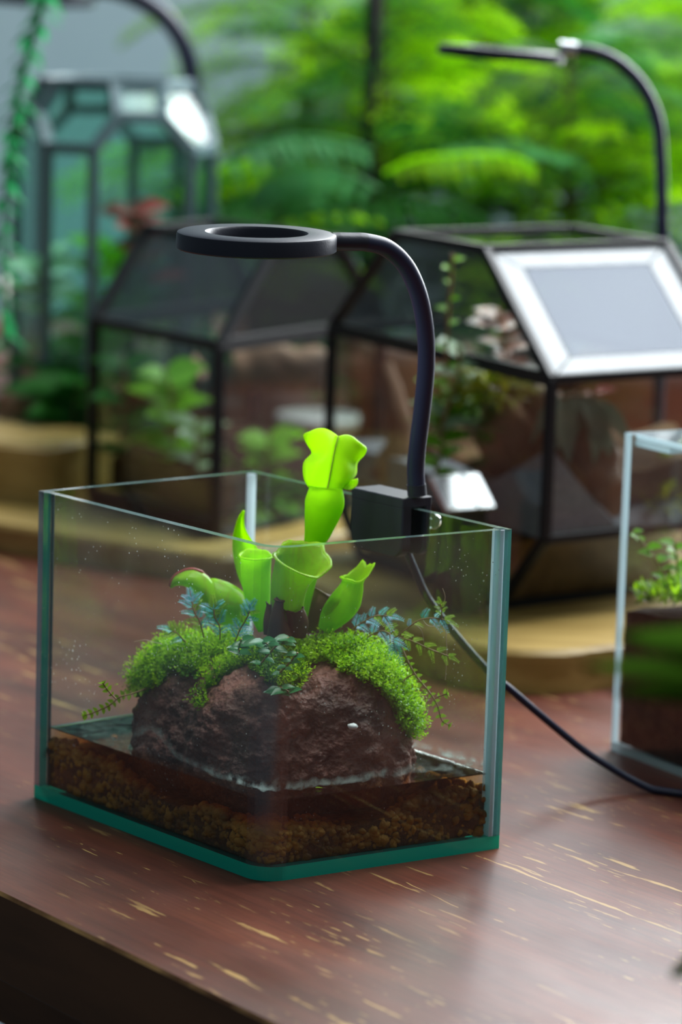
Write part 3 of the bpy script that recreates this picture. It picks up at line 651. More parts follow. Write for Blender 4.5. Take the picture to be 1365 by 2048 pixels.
pitcher('pitcher', [(618, 1262, .004), (625, 1238, .004), (640, 1212, .005), (652, 1193, .006)], [14, 24, 30, 31], M['dead_pink'], hood=18, hdir=20, flare=12, lip=3, wav=.2, ph=.7, label='withered pink and brown pitcher')
pitcher('pitcher', [(560, 1272, -.026), (556, 1245, -.028), (556, 1222, -.029), (559, 1203, -.029)], [26, 17, 11, 8], M['dead'], hood=7, hdir=90, flare=5, lip=2, wav=.25, ph=2.2, label='withered dark brown shrunken pitcher')
pitcher('pitcher', [(592, 1270, -.022), (596, 1245, -.023), (590, 1222, -.024)], [20, 21, 18], M['dead'], hood=14, hdir=190, flare=4, lip=2, wav=.2, ph=.2)
pitcher('pitcher', [(537, 1268, -.022), (536, 1240, -.022), (538, 1212, -.021)], [9, 8, 4], M['dead'], hood=8, hdir=190, flare=2, lip=2, wav=.2, ph=.2)
# the slim pointed leaf standing behind
mb = MB(); rows = []
Lf = [(508, 1245), (492, 1190), (475, 1145), (467, 1105), (467, 1075), (472, 1050), (479, 1032), (487, 1021)]
Rt = [(530, 1245), (535, 1190), (532, 1145), (522, 1110), (506, 1085), (492, 1062), (488, 1042), (489, 1021)]
A_ = smooth([(x, y, 0) for x, y in Lf], 4); B_ = smooth([(x, y, 0) for x, y in Rt], 4)
for p, q in zip(A_, B_): rows.append([at(p.x+(q.x-p.x)*k/8, p.y+(q.y-p.y)*k/8, .012+.006*math.sin(PI*k/8)) for k in range(9)])
mb.grid(rows, 0, True); tag(mb.build('slim_leaf', M['pitcher'], pit, solid=.0006), 'slim pointed upright leaf')
mb = MB()
for b_, d_, l, wd in (((650, 1228, -.016), V(.6, -.2, .8), .0125, .006), ((655, 1236, -.014), V(.7, .1, .5), .011, .005)): mb.leaf(at(*b_), d_, V(-.5, -.6, .4), l, wd, .3)
mb.build('small_leaf', M['pitcher'], pit, solid=.0004)

# ---------------------------------------------------------------- trailing stems and spikemoss
def leaf_proto(name, mt, Ln, Wd, parent, **kw):
    mb = MB(); mb.leaf((0, 0, 0), V(0, 1, 0), V(0, 0, 1), Ln, Wd, **kw); me = bpy.data.meshes.new(name)
    me.from_pydata(mb.V, [], mb.F); me.materials.append(mt); me.polygons.foreach_set('use_smooth', [True]*len(mb.F)); return me
def put_leaf(me, parent, name, p, d, u, s=1):
    o = bpy.data.objects.new(name, me); C.objects.link(o); o.parent = parent; d = Vector(d).normalized(); u = Vector(u); x = d.cross(u).normalized(); u = x.cross(d)
    mw = Matrix((x, d, u)).transposed().to_4x4()@Matrix.Scale(s, 4); mw.translation = p-ORG[parent.name]; o.matrix_basis = mw; return o
def trailing(name, path, label, me, step, tuft=5, srad=.0004, cat='stem', s0=1.0, branches=()):
    P = smooth([on_rock(*q) for q in path], 8); th = thing(name, P[0], label, cat)
    mb = MB(); mb.tube(P, [srad*(1-.5*i/len(P)) for i in range(len(P))], 6)
    allp = [(P, step)]
    for br in branches:
        Q = smooth([at(*q) for q in br], 6); mb.tube(Q, srad*.7, 5); allp.append((Q, step*.8))
    mb.build('stem', M['stem'], th)
    for Q, stp in allp:
        acc = 0; side = 1
        for i in range(1, len(Q)):
            acc += (Q[i]-Q[i-1]).length
            if acc > stp:
                acc = 0; t = (Q[i]-Q[i-1]).normalized(); x = t.cross(V(0, -1, .3)).normalized()
                for sg in (-1, 1): put_leaf(me, th, 'leaf', Q[i], x*sg+t*.45+V(0, -.2, random.uniform(-.1, .3)), V(0, -.9, .4)+x*sg*.1, s0*random.uniform(.8, 1.15)*(.6 if i < 6 else 1))
        t = (Q[-1]-Q[-2]).normalized()
        for k in range(tuft):
            a = 2*PI*k/tuft; x = t.orthogonal().normalized(); x.rotate(Matrix.Rotation(a, 3, t)); put_leaf(me, th, 'leaf', Q[-1], t*.7+x, -x+t, s0*random.uniform(.8, 1.1))
    return th
lm = leaf_proto('trailing_leaflet', M['trail'], .0029, .0018, None, n=3, bend=.2)
trailing('trailing_stem', [(770, 1240, -.02), (795, 1275, -.024), (815, 1320, -.028), (833, 1352, -.030), (860, 1385, -.032), (876, 1412, -.033), (884, 1440, -.034), (897, 1449, -.034)],
         'long trailing stem with yellow green leaflets hanging off the right of the rock', lm, .0030, 6, .0005, 'stem', 1.0, [((829, 1348, -.03), (815, 1355, -.03), (808, 1362, -.031)), ((868, 1398, -.032), (880, 1392, -.032), (893, 1388, -.032))])
trailing('trailing_stem', [(305, 1372, -.03), (285, 1380, -.033), (262, 1388, -.036), (240, 1394, -.038), (220, 1410, -.04), (200, 1420, -.041), (180, 1428, -.042), (170, 1430, -.042)],
         'trailing stem with round leaflets reaching left over the water', lm, .0026, 6, .0005, 'stem', 1.05, [((232, 1398, -.039), (222, 1388, -.039), (212, 1375, -.039), (208, 1368, -.039))])
def spikemoss(name, path, label, twigs, blue=.6, twl=.010, group=None):
    P = smooth([on_rock(*q) for q in path], 6); th = thing(name, P[0], label, 'spikemoss'); mb = MB(); mb.tube(P, .00032, 5)
    lf = MB()
    def twig(b, d, u, ln):
        d = d.normalized(); x = d.cross(u).normalized(); n_ = 9; m_ = 0 if random.random() < blue else 1
        for i in range(n_):
            t = i/n_; c = b+d*ln*t-V(0, 0, 1)*ln*.25*t*t; hw = ln*.30*(1-.6*t)
            for sg in (-1, 1): lf.poly([c, c+(x*sg+d*.7)*hw*.5+u*.0002, c+(x*sg*1.1+d*.9)*hw, c+(x*sg*.4+d*1.0)*hw*.6], m_)
    for k in range(twigs):
        i = int(3+(len(P)-4)*k/max(1, twigs-1)); t = (P[min(i, len(P)-1)]-P[min(i, len(P)-1)-1]).normalized(); sg = 1 if k % 2 else -1
        x = t.cross(V(0, -.8, .5)).normalized(); twig(P[min(i, len(P)-1)], x*sg+t*.9+V(0, random.uniform(-.3, .3), random.uniform(-.1, .35)), V(random.uniform(-.3, .3), -.6, .7).normalized(), twl*random.uniform(.7, 1.15))
    twig(P[-1], (P[-1]-P[-2]), V(0, -.6, .8), twl)
    mb.build('stem', M['stem'], th); o = lf.build('scale_leaves', [M['blue'], M['trail']], th); o['kind'] = 'stuff'; return th
spikemoss('spikemoss_sprig', [(700, 1262, -.02), (725, 1245, -.024), (750, 1232, -.026), (775, 1232, -.027)], 'blue green spikemoss sprig beside the right-hand pitcher', 9, .7, .008)
spikemoss('spikemoss_sprig', [(735, 1275, -.022), (760, 1262, -.027), (780, 1268, -.029), (790, 1288, -.030)], 'drooping blue spikemoss fronds on the right moss cushion', 6, .9, .009)
spikemoss('spikemoss_sprig', [(780, 1285, -.024), (808, 1262, -.028), (840, 1240, -.030), (870, 1236, -.032), (890, 1240, -.032)], 'arching blue tipped spikemoss stem with upright green tip in front of the cable', 9, .55, .0068)
spikemoss('spikemoss_sprig', [(795, 1275, -.026), (825, 1282, -.03), (860, 1298, -.032), (897, 1312, -.034)], 'low spikemoss stem with yellow green leaflets pointing right', 9, .12, .0055)
spikemoss('spikemoss_sprig', [(884, 1238, -.032), (884, 1222, -.032), (881, 1208, -.032)], 'tiny upright yellow green spikemoss tip above the cable', 5, .0, .0045)
spikemoss('spikemoss_sprig', [(408, 1275, -.03), (400, 1245, -.034), (388, 1222, -.036), (384, 1203, -.036)], 'blue green spikemoss sprig climbing over the red flushed pitcher', 9, .75, .0085)
spikemoss('spikemoss_sprig', [(440, 1280, -.034), (440, 1255, -.038), (430, 1235, -.04), (428, 1218, -.04)], 'turquoise spikemoss sprig left of the bent glass corner', 10, .75, .0085)
spikemoss('spikemoss_sprig', [(470, 1285, -.034), (480, 1260, -.037), (492, 1240, -.038), (500, 1222, -.038)], 'turquoise spikemoss sprig behind the bent glass corner', 9, .75, .0085)
spikemoss('spikemoss_sprig', [(372, 1285, -.03), (356, 1268, -.033), (345, 1262, -.034)], 'green spikemoss sprig at the left brow of the rock', 6, .25, .0085)
def hair(path, label):
    P = smooth([on_rock(*q) for q in path], 6); mb = MB(); mb.tube(P, .00017, 5); tag(mb.build('hair_root', M['thinroot'], org=P[0]), label, 'root')
hair([(890, 1240, -.032), (893, 1275, -.032), (894, 1310, -.032), (891, 1360, -.032)], 'long thin pale root hanging straight down from the arching spikemoss tip')
hair([(885, 1215, -.032), (891, 1195, -.032), (886, 1177, -.032)], 'thin curled tendril above the tiny upright spikemoss tip')
hair([(846, 1240, -.030), (858, 1252, -.030), (880, 1251, -.031), (896, 1238, -.031)], 'thin looped root under the arching spikemoss tip')
hair([(832, 1250, -.03), (845, 1265, -.03), (850, 1300, -.03)], 'short wavy root hanging below the middle of the arching spikemoss')
hair([(866, 1408, -.033), (845, 1430, -.033), (828, 1448, -.033)], 'thin straight root slanting from the trailing stem to the rock')
hair([(325, 1288, -.033), (305, 1284, -.035), (290, 1280, -.036), (268, 1284, -.036)], 'pale curled hair root reaching left from the moss')
# creeping dark-leaved plant in the groove
cm = leaf_proto('creeper_leaf', M['creep'], .0078, .0046, None, n=4, bend=.35)
def creeper(path, label, nl, s=1):
    P = smooth([on_rock(q[0], q[1], q[2]-.005) for q in path], 6); th = thing('creeping_plant', P[0], label, 'plant'); mb = MB(); mb.tube(P, .0004, 6); mb.build('stem', M['stem'], th)
    for k in range(nl):
        i = int((len(P)-1)*(k+.5)/nl); sg = 1 if k % 2 else -1
        put_leaf(cm, th, 'leaf', P[i], V(sg*random.uniform(.5, 1), random.uniform(-.8, -.1), random.uniform(-.2, .5)), V(random.uniform(-.3, .3), -.5, .8), s*random.uniform(.7, 1.15))
creeper([(520, 1330, -.042), (545, 1300, -.046), (565, 1282, -.048), (580, 1275, -.048)], 'glossy dark green creeper with oval leaves below the withered pitcher', 9)
creeper([(480, 1310, -.044), (478, 1295, -.048), (484, 1278, -.050)], 'small glossy creeper left of the bent glass corner', 6, .9)
creeper([(560, 1345, -.044), (580, 1325, -.048), (596, 1305, -.050)], 'glossy creeper shoot in the groove with leaves to the right', 7, .85)
creeper([(545, 1390, -.052), (560, 1375, -.055), (580, 1385, -.056)], 'lowest glossy creeper shoot on the groove of the rock', 6, .95)
creeper([(500, 1290, -.046), (520, 1282, -.05), (538, 1290, -.051)], 'glossy creeper shoot with flat leaves at the foot of the pitchers', 6, 1.0)
mb = MB(); grain(mb, at(706, 1453, -.058), .0022); tag(mb.build('pebble', M['white'], org=at(706, 1453, -.058)), 'tiny white chip stuck on the front of the rock', 'pebble')
mb = MB(); mb.leaf(V(-.0075, -.0745, WL+.0007), V(1, .2, 0), V(0, 0, 1), .0035, .0022, .1); tag(mb.build('fallen_leaflet', M['trail'], org=(-.0075, -.0745, WL)), 'tiny green leaflet floating on the water near the front', 'leaf')

# ---------------------------------------------------------------- ring lamps
def ring_head(root, ctr, axis, R, r, t, led=True):
    A = Vector(axis).normalized(); b = .0011; mb = MB()
    mb.lathe(ctr, [(r+.0010, -t/2+.0014), (r+.0009, -t/2), (r, -t/2+.0008), (r, t/2-b), (r+b*.9, t/2), (R-b*1.6, t/2), (R-b*.35, t/2-b*.5), (R, t/2-b*1.5), (R, -t/2+.0006), (R-.0008, -t/2), (R-.0010, -t/2+.0014)], 72, 0, A)
    rg = mb.build('ring_head', M['black'], root)
    for f in rg.data.polygons: f.use_smooth = True
    md = rg.modifiers.new('edges', 'EDGE_SPLIT'); md.split_angle = math.radians(42)
    mb = MB(); mb.lathe(ctr, [(r+.0010, -t/2+.0012), (r+.002, -t/2+.0008), (R-.002, -t/2+.0008), (R-.0010, -t/2+.0012)], 72, 0, A); tag(mb.build('light_diffuser', M['led'] if led else M['white'], rg), 'white diffuser under the ring')
    return rg
lp = lerp(TB, TR, .655)
lamp = thing('ring_lamp', V(lp.x, lp.y, HZ-.02), 'black ring lamp on a gooseneck clipped to the rim of the front tank', 'lamp')
dp = (TR-TB).normalized(); npn = nRB                       # along the pane; into the tank
RCEN = at(513.5, 482, -.040)
ring_head(lamp, RCEN, V(.0, -.030, 1), .0360, .0222, .0080)
gp = [(835, 990, .014), (832, 940, .013), (836, 890, .011), (846, 810, .008), (853, 730, .004), (851, 660, -.001), (838, 590, -.008), (812, 532, -.015), (775, 497, -.021), (735, 485, -.027), (700, 483.5, -.031), (664, 483, -.035)]
GP = smooth([at(*q) for q in gp], 8)
mb = MB(); mb.tube(GP[:-12], [.0042 if i < 14 else .0041 for i in range(len(GP)-12)], 20); mb.build('gooseneck', M['neck'], lamp)
mb = MB(); mb.tube(GP[-16:], [.00415]*13+[.0040]*3, 20); tag(mb.build('neck_collar', M['black'], lamp), 'black collar joining neck and ring')
mb = MB(); mb.tube(GP[:5], .0046, 20); mb.build('neck_sleeve', M['black'], lamp)
# clip: inner jaw, bridge over the rim, outer jaw
s0, s1 = .466, .665
q0 = lerp(TB, TR, s0); q1 = lerp(TB, TR, s1); ln = (q1-q0).length
def clip_block(name, n0, n1, z0, z1, rnd):
    # outline in (s,z) with rounded lower corners, swept across the pane normal from n0 to n1
    pts = []
    for cx_, a0 in ((rnd, PI), (ln-rnd, 1.5*PI)):
        for k in range(7): a_ = a0+PI/2*k/6; pts.append((cx_+rnd*math.cos(a_), z0+rnd+rnd*math.sin(a_)))
    pts += [(ln, z1), (0, z1)]
    mb = MB(); ctr = (ln/2, (z0+z1)/2); bv = .0007
    def P(s_, z_, nn, k=0): return q0+dp*(s_+(ctr[0]-s_)*k)+npn*nn+V(0, 0, z_+(ctr[1]-z_)*k)
    lay = [(n1, .04), (n1-bv, .0), (n0+bv, .0), (n0, .04)]
    rows = [[P(s_, z_, nn, k) for s_, z_ in pts] for nn, k in lay]
    for i in range(3): mb.grid([rows[i], rows[i+1]], 0, False, True)
    mb.poly(rows[0][::-1]); mb.poly(rows[-1])
    return mb.build(name, M['black'], lamp)
zt = HZ+.0052
clip_block('clip_inner_jaw', TH+.0002, TH+.0062, HZ-.0235, HZ+.001, .0065)
clip_block('clip_outer_jaw', -.0075, -.0035, HZ-.0235, HZ+.001, .0065)
mb = MB(); mb.box((q0+q1)/2+npn*((TH+.0062-.0075)/2)+V(0, 0, (HZ+.0004+zt)/2), dp*ln/2, npn*((TH+.0062+.0075)/2), V(0, 0, (zt-HZ-.0004)/2), bev=.18); mb.build('clip_bridge', M['black'], lamp)
mb = MB(); kb = q1-dp*.006-npn*.0078+V(0, 0, HZ-.008); mb.tube([kb, kb-npn*.004], [.0018, .0018], 12); mb.lathe(kb-npn*.004, [(0, .004), (.0035, .004), (.0042, .002), (.0035, 0), (0, 0)], 18, 0, -npn); tag(mb.build('thumb_screw', M['clearplastic'], lamp), 'clear plastic thumb screw')
cp = [(815, 1104, .028), (822, 1122, .030), (833, 1148, .034), (852, 1190, .040), (878, 1228, .045), (908, 1265, .050), (945, 1308, .056), (985, 1350, .062), (1020, 1378, .066), (1060, 1412, .070), (1120, 1462, .076), (1170, 1502, .080), (1220, 1534, .080), (1265, 1560, .078), (1310, 1581, .075), (1365, 1598, .069)]
CP = smooth([at(*q) for q in cp], 6); CP = [V(p.x, p.y, max(p.z, .0021)) for p in CP]; e_ = CP[-1]
CP += [e_+V(.02, -.004, 0), e_+V(.06, -.01, 0), e_+V(.12, -.03, 0)]
mb = MB(); mb.tube(CP, .0019, 10); tag(mb.build('cord', M['neck'], lamp), 'thin black cord running down to the table')

def back_lamp(path, ctr, axis, R, label, foot, rad=.0042, r=.022, knob=True):
    P = smooth([at(*q) for q in path], 6); ft = V(*foot); th = thing('ring_lamp', ft, label, 'lamp'); full = smooth([ft+V(0, 0, .012), ft.lerp(P[0], .5), P[0]], 5)[:-1]+P
    mb = MB(); mb.tube(full, rad, 14); mb.build('gooseneck', M['neck'], th)
    mb = MB(); mb.lathe(ft, [(0, .014), (.012, .014), (.034, .010), (.036, .003), (.035, 0), (0, 0)], 32); mb.build('base', M['black'], th)
    ring_head(th, ctr, axis, R, r, .007, True)
    if knob: mb = MB(); mb.tube([P[-2], P[-1], P[-1]+(P[-1]-P[-2]).normalized()*.01], rad*1.15, 14); tag(mb.build('neck_collar', M['chrome'], th), 'pale metal collar')
    return th
f2 = at(1330, 600, .60)
back_lamp([(1328, 560, .60), (1326, 450, .60), (1323, 330, .60), (1316, 245, .60), (1290, 180, .60), (1245, 130, .60), (1195, 105, .60), (1150, 99, .60)], at(1003, 108, .60), V(.05, .0, 1), .0405, 'black ring lamp curving over the right-hand black terrarium', (f2.x, f2.y, 0.0), .0040)
f3 = at(388, 300, 1.14)
back_lamp([(388, 290, 1.14), (388, 200, 1.14), (375, 110, 1.14), (340, 45, 1.14), (290, 5, 1.14), (230, -20, 1.14), (185, -24, 1.14)], at(40, -8, 1.14), V(.05, -.05, 1), .060, 'dark gooseneck lamp arching over the tall pale terrarium', (f3.x, f3.y, 0), .0075, .045, False)

# ---------------------------------------------------------------- wooden slabs
def round_rect(c, u, v, hu, hv, r, n=7):
    out = []
    for su, sv, a0 in ((1, 1, 0), (-1, 1, PI/2), (-1, -1, PI), (1, -1, 1.5*PI)):
        for k in range(n+1):
            a = a0+PI/2*k/n; p = c+u*(su*(hu-r)+r*math.cos(a))+v*(sv*(hv-r)+r*math.sin(a)); out.append((p.x, p.y))
    return out
def slab(name, poly, z0, z1, label, cat='board'):
    c = sum((V(p[0], p[1], 0) for p in poly), Vector())/len(poly); ar = sum(poly[i][0]*poly[(i+1) % len(poly)][1]-poly[(i+1) % len(poly)][0]*poly[i][1] for i in range(len(poly)))
    if ar < 0: poly = poly[::-1]
    mb = MB(); mb.prism(poly, z0, z1, 0, 0, bev=.003); o = mb.build(name, M['olive'], org=(c.x, c.y, z0)); return tag(o, label, cat)

# ---------------------------------------------------------------- black framed house-shaped terrariums
M['mesh'] = None
def mesh_mat(base=(.058, .068, .085, 1), rough=.45):
    mt, nt, out = newmat('fine_black_mesh'); t = N(nt, 'ShaderNodeBsdfTransparent'); p = N(nt, 'ShaderNodeBsdfPrincipled'); p.inputs['Base Color'].default_value = (.03, .033, .04, 1); p.inputs['Metallic'].default_value = .7; p.inputs['Roughness'].default_value = rough
    p.inputs['Base Color'].default_value = base
    mx = N(nt, 'ShaderNodeMixShader'); mx.inputs[0].default_value = .58; L(nt, t.outputs[0], mx.inputs[1]); L(nt, p.outputs[0], mx.inputs[2]); L(nt, mx.outputs[0], out.inputs[0]); return mt
M['mesh'] = mesh_mat(); M['mesh_dark'] = mesh_mat((.012, .012, .014, 1), .7); M['roofglass'] = glassm('reflective_roof_glass', (.88, .93, .93), 2.0, .06); M['terrglass'] = glassm('terrarium_glass', (.94, .96, .95), 1.0, .02)
def house(name, A, t, r, w_, ln_, zf, zb, ze, zr, rs, ins_, label, mesh_end=True, mesh_roof=True, bw=.0055):
    th = thing(name, A+t*w_/2+r*ln_/2+V(0, 0, zf), label, 'terrarium')
    prof = [(ins_, zf), (0, zb), (0, ze), (rs, zr), (w_-rs, zr), (w_, ze), (w_, zb), (w_-ins_, zf)]
    def P(i, k): s_, z_ = prof[i % 8]; return V(A.x, A.y, 0)+t*s_+r*(ln_*k)+V(0, 0, z_)
    for k in (0, 1):
        for i in range(8): mb = MB(); mb.bar(P(i, k), P(i+1, k), bw, upv=r); mb.build('frame_bar', M['metal'], th)
        mb = MB(); mb.bar(P(2, k), P(5, k), bw*1.5, bw, upv=r); mb.build('frame_bar', M['metal'], th)
    for i in range(8): mb = MB(); mb.bar(P(i, 0), P(i, 1), bw, upv=t if i not in (3, 4) else V(0, 0, 1)); mb.build('frame_bar', M['metal'], th)
    ctr = V(A.x, A.y, (zf+zr)/2)+t*w_/2+r*ln_/2
    def sheet(nm, pts, mt, mat_lab=None, thick=.0016):
        mb = MB(); c = sum(pts, Vector())/len(pts); nn = (pts[1]-pts[0]).cross(pts[2]-pts[0]).normalized(); pts = [c+(p-c)*.985 for p in pts]
        if nn.dot(c-ctr) < 0: pts = pts[::-1]; nn = -nn
        q = [p-nn*thick for p in pts]; mb.poly(pts); mb.poly(q[::-1])
        for i in range(len(pts)): j = (i+1) % len(pts); mb.poly([pts[i], q[i], q[j], pts[j]])
        return mb.build(nm, mt, th)
    for k in (0, 1):
        sheet('pane', [P(i, k) for i in (0, 1, 2, 5, 6, 7)], M['terrglass'])
        me_ = mesh_end or k == 1
        sheet('mesh_panel' if me_ else 'pane', [P(i, k) for i in (2, 3, 4, 5)], M['mesh_dark'] if me_ else M['terrglass'], thick=.0006)
    for i in range(8):
        q = [P(i, 0), P(i+1, 0), P(i+1, 1), P(i, 1)]
        if i in (2, 4):
            if mesh_roof and i == 2:
                # glazed border with a mesh vent in it
                c = sum(q, Vector())/4; inn = [c+(p-c)*.70 for p in q]; sheet('mesh_panel', inn, M['mesh'], thick=.0006)
                for j in range(4): sheet('roof_border', [q[j], q[(j+1) % 4], inn[(j+1) % 4], inn[j]], M['mesh_border'])
            elif mesh_roof: sheet('mesh_panel', q, M['mesh_dark'], thick=.0006)
            else: sheet('roof_pane', q, M['roofglass'])
        elif i == 7: sheet('bottom_pane', q, M['metal'])
        elif i == 3: sheet('pane', q, M['terrglass'])
        else: sheet('pane', q, M['terrglass'])
    return th, P
M['mesh_border'] = solidm('pale_frosted_border', (.14, .165, .18), (.19, .215, .23), 60, .34, spec=.4)
A1 = V(.1193, .370, 0); t1 = V(-.47, .883, 0); r1 = V(.80, .60, 0)
h1, P1 = house('black_terrarium', A1, t1, r1, .274, .145, .027, .0757, .1695, .2374, .082, .050, 'black framed house-shaped terrarium with pale mesh roof, behind the ring lamp', False)
cs = A1+t1*.137+r1*.07
slab('wooden_board', round_rect(A1+t1*.094+r1*.0725, t1, r1, .160, .0725+.072, .062), 0, .025, 'olive wood board under the black terrarium with the pale mesh roof')
# fill of the right-hand terrarium
def fill(P_, th, name, mt, sl, zlist, ln_, t, r, A, w_, prof_in):
    rows = []
    for k in range(9):
        row = []
        for j in range(13):
            s_ = j/12; row.append(None)
        rows.append(row)
def bed(name, A, t, r, s0, s1, k0, k1, zb_, ztop, mt, label, cat, amp=.008, seed=0):
    ns, nk = 16, 10; rows = []
    for i in range(nk+1):
        row = []
        for j in range(ns+1):
            p = V(A.x, A.y, 0)+t*lerp(s0, s1, j/ns)+r*lerp(k0, k1, i/nk); h = ztop(j/ns, i/nk)+amp*noise.noise(p*25+V(seed, 0, 0)); row.append(V(p.x, p.y, max(h, zb_+.001)))
        rows.append(row)
    mb = MB(); mb.grid(rows, 0, True)
    for edge in (rows[0], [r_[-1] for r_ in rows], rows[-1][::-1], [r_[0] for r_ in rows][::-1]): mb.grid([edge, [V(p.x, p.y, zb_) for p in edge]], 0, False)
    c = V(A.x, A.y, 0)+t*(s0+s1)/2+r*(k0+k1)/2
    return tag(mb.build(name, mt, org=(c.x, c.y, zb_)), label, cat, kind='stuff')
bed('reflection_fill', A1, t1, r1, .050, .224, .006, .139, .030, lambda s, k: .066, M['soil_tan'], 'soil fill tinted tan as the reflected board in the sloping bottom of the mesh-roofed terrarium', 'soil', .004, 6)  # the board's reflection in the sloping glass, put into the fill's tan colour
bed('drainage_sand', A1, t1, r1, .006, .268, .006, .139, .073, lambda s, k: max(.0745, .094+.034*max(0, 1-s/.3)-.05*min(1, k/.4)*max(0, 1-s/.2)), M['grey_sand'], 'grey drainage layer at the bottom of the mesh-roofed terrarium', 'sand', .003)
bed('soil_mound', A1, t1, r1, .02, .255, .035, .135, .090, lambda s, k: .098+.030*math.exp(-((s-.15)/.16)**2)+.02*math.exp(-((s-.75)/.2)**2)*k, M['soil_tan'], 'brown soil mound in the mesh-roofed terrarium', 'soil', .010, 4)
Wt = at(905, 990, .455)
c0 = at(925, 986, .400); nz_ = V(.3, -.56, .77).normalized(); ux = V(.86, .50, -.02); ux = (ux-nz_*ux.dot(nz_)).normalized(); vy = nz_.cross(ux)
st = thing('glare_stand_in', V(c0.x, c0.y, .025), 'added dark box with glossy sloping top imitating a glare patch before the mesh-roofed terrarium', 'box')  # added box, its top tilted to the skylight to make a glare patch
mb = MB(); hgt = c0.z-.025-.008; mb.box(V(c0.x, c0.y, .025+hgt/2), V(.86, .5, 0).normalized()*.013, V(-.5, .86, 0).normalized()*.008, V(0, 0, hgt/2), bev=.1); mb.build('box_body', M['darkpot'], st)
mb = MB(); mb.box(c0, ux*.0165, vy*.0135, nz_*.0016, bev=.2); mb.build('sloping_top', M['glare_panel'], st)
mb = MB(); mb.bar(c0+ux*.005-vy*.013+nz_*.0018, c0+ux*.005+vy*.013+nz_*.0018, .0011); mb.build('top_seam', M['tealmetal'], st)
def driftwood(path, rad, label, seed=0, parent=None):
    P = smooth([at(*q) for q in path], 8); mb = MB(); n = 14; rows = []
    R_ = smooth1(rad, 8); a = V(1, .3, 0)
    for i, p in enumerate(P):
        t = (P[min(i+1, len(P)-1)]-P[max(i-1, 0)]).normalized(); ax = (a-t*a.dot(t)).normalized(); b = t.cross(ax)
        rows.append([p+(ax*math.cos(2*PI*j/n)+b*math.sin(2*PI*j/n))*R_[i]*(1+.35*noise.noise(V(j*.9 % n, i*.25, seed))) for j in range(n)])
    mb.grid(rows, 0, True, True); mb.poly(rows[0][::-1]); mb.poly(rows[-1]); return tag(mb.build('driftwood', M['wood_dark'], org=P[0]), label, 'wood')
driftwood([(1215, 1062, .425), (1200, 1000, .43), (1180, 930, .435), (1150, 870, .44), (1110, 830, .45), (1060, 790, .46)], [.008, .016, .019, .017, .012, .008], 'brown driftwood leaning to the right corner of the mesh-roofed terrarium', 1)
driftwood([(960, 905, .49), (1010, 880, .49), (1060, 850, .485), (1100, 830, .48)], [.014, .024, .024, .016], 'dark bark mound under the yellow tuft in the mesh-roofed terrarium', 3)
driftwood([(760, 960, .56), (800, 890, .56), (790, 800, .56), (770, 730, .57)], [.008, .009, .007, .005], 'reddish upright branch behind the gooseneck in the mesh-roofed terrarium', 5)
def leafy(name, label, path, me, n, s, mats_stem, cat='plant', spread=1.0, stemr=.0012, droop=.0):
    P = smooth([at(*q) for q in path], 6); th = thing(name, P[0], label, cat); mb = MB(); mb.tube(P, stemr, 7); mb.build('stem', mats_stem, th)
    for k in range(n):
        i = int((len(P)-1)*((k+.6)/n)); a = k*2.4; put_leaf(me, th, 'leaf', P[i], V(math.cos(a)*spread, math.sin(a)*.7*spread-.2, .35-droop), V(-.4*math.cos(a), -.5, .9), s*random.uniform(.75, 1.2))
    return th
lf_mid = leaf_proto('round_leaf', M['mid'], .017, .012, None, bend=.4); lf_f = leaf_proto('veined_leaf', M['fitt'], .020, .014, None, bend=.5); lf_g = leaf_proto('grey_leaf', M['greyleaf'], .030, .010, None, bend=.5)
lf_l = leaf_proto('lime_leaf', M['lime'], .014, .009, None, bend=.4); lf_w = leaf_proto('pale_leaf', leafm('pale_green_leaf', (.30, .50, .28), (.55, .72, .50), .4, .3, 40), .024, .012, None, bend=.4); lf_r = leaf_proto('red_leaf', M['red'], .014, .009, None, bend=.4)
lf_d = leaf_proto('dark_leaf', M['con2'], .028, .014, None, bend=.5)
leafy('climbing_plant', 'green climber with small round leaves up the mesh end of the terrarium', [(893, 740, .44), (895, 680, .44), (898, 620, .44), (903, 560, .44), (906, 508, .44)], lf_mid, 9, .55, M['stem'])
leafy('leafy_plant', 'pale leaved plant just right of the gooseneck inside the mesh-roofed terrarium', [(880, 860, .45), (905, 790, .45), (920, 730, .45), (915, 690, .45)], lf_w, 8, 1.0, M['stem'])
leafy('leafy_plant', 'mid green plant low behind the gooseneck inside the mesh-roofed terrarium', [(870, 950, .46), (885, 890, .46), (880, 820, .46), (870, 760, .46)], lf_mid, 13, 1.1, M['stem'])
leafy('nerve_plant', 'red and white veined plant under the pale mesh roof', [(1020, 790, .46), (1015, 730, .46), (1005, 670, .46), (995, 625, .46)], lf_f, 16, 1.0, M['stem'])
leafy('nerve_plant', 'small red leaved plant at the right inside of the mesh-roofed terrarium', [(1165, 880, .46), (1180, 830, .46), (1190, 780, .46)], lf_r, 9, .9, M['stem'])
leafy('air_plant', 'grey green strap leaved plant hanging beside the driftwood', [(1120, 800, .43), (1150, 790, .43), (1180, 795, .43), (1205, 810, .43)], lf_g, 16, 1.25, M['stem'], droop=1.2)
leafy('leafy_plant', 'lime leaved sprig behind the driftwood near the clear tank', [(1285, 980, .47), (1300, 940, .47), (1310, 900, .47)], lf_l, 12, 1.3, M['stem'])
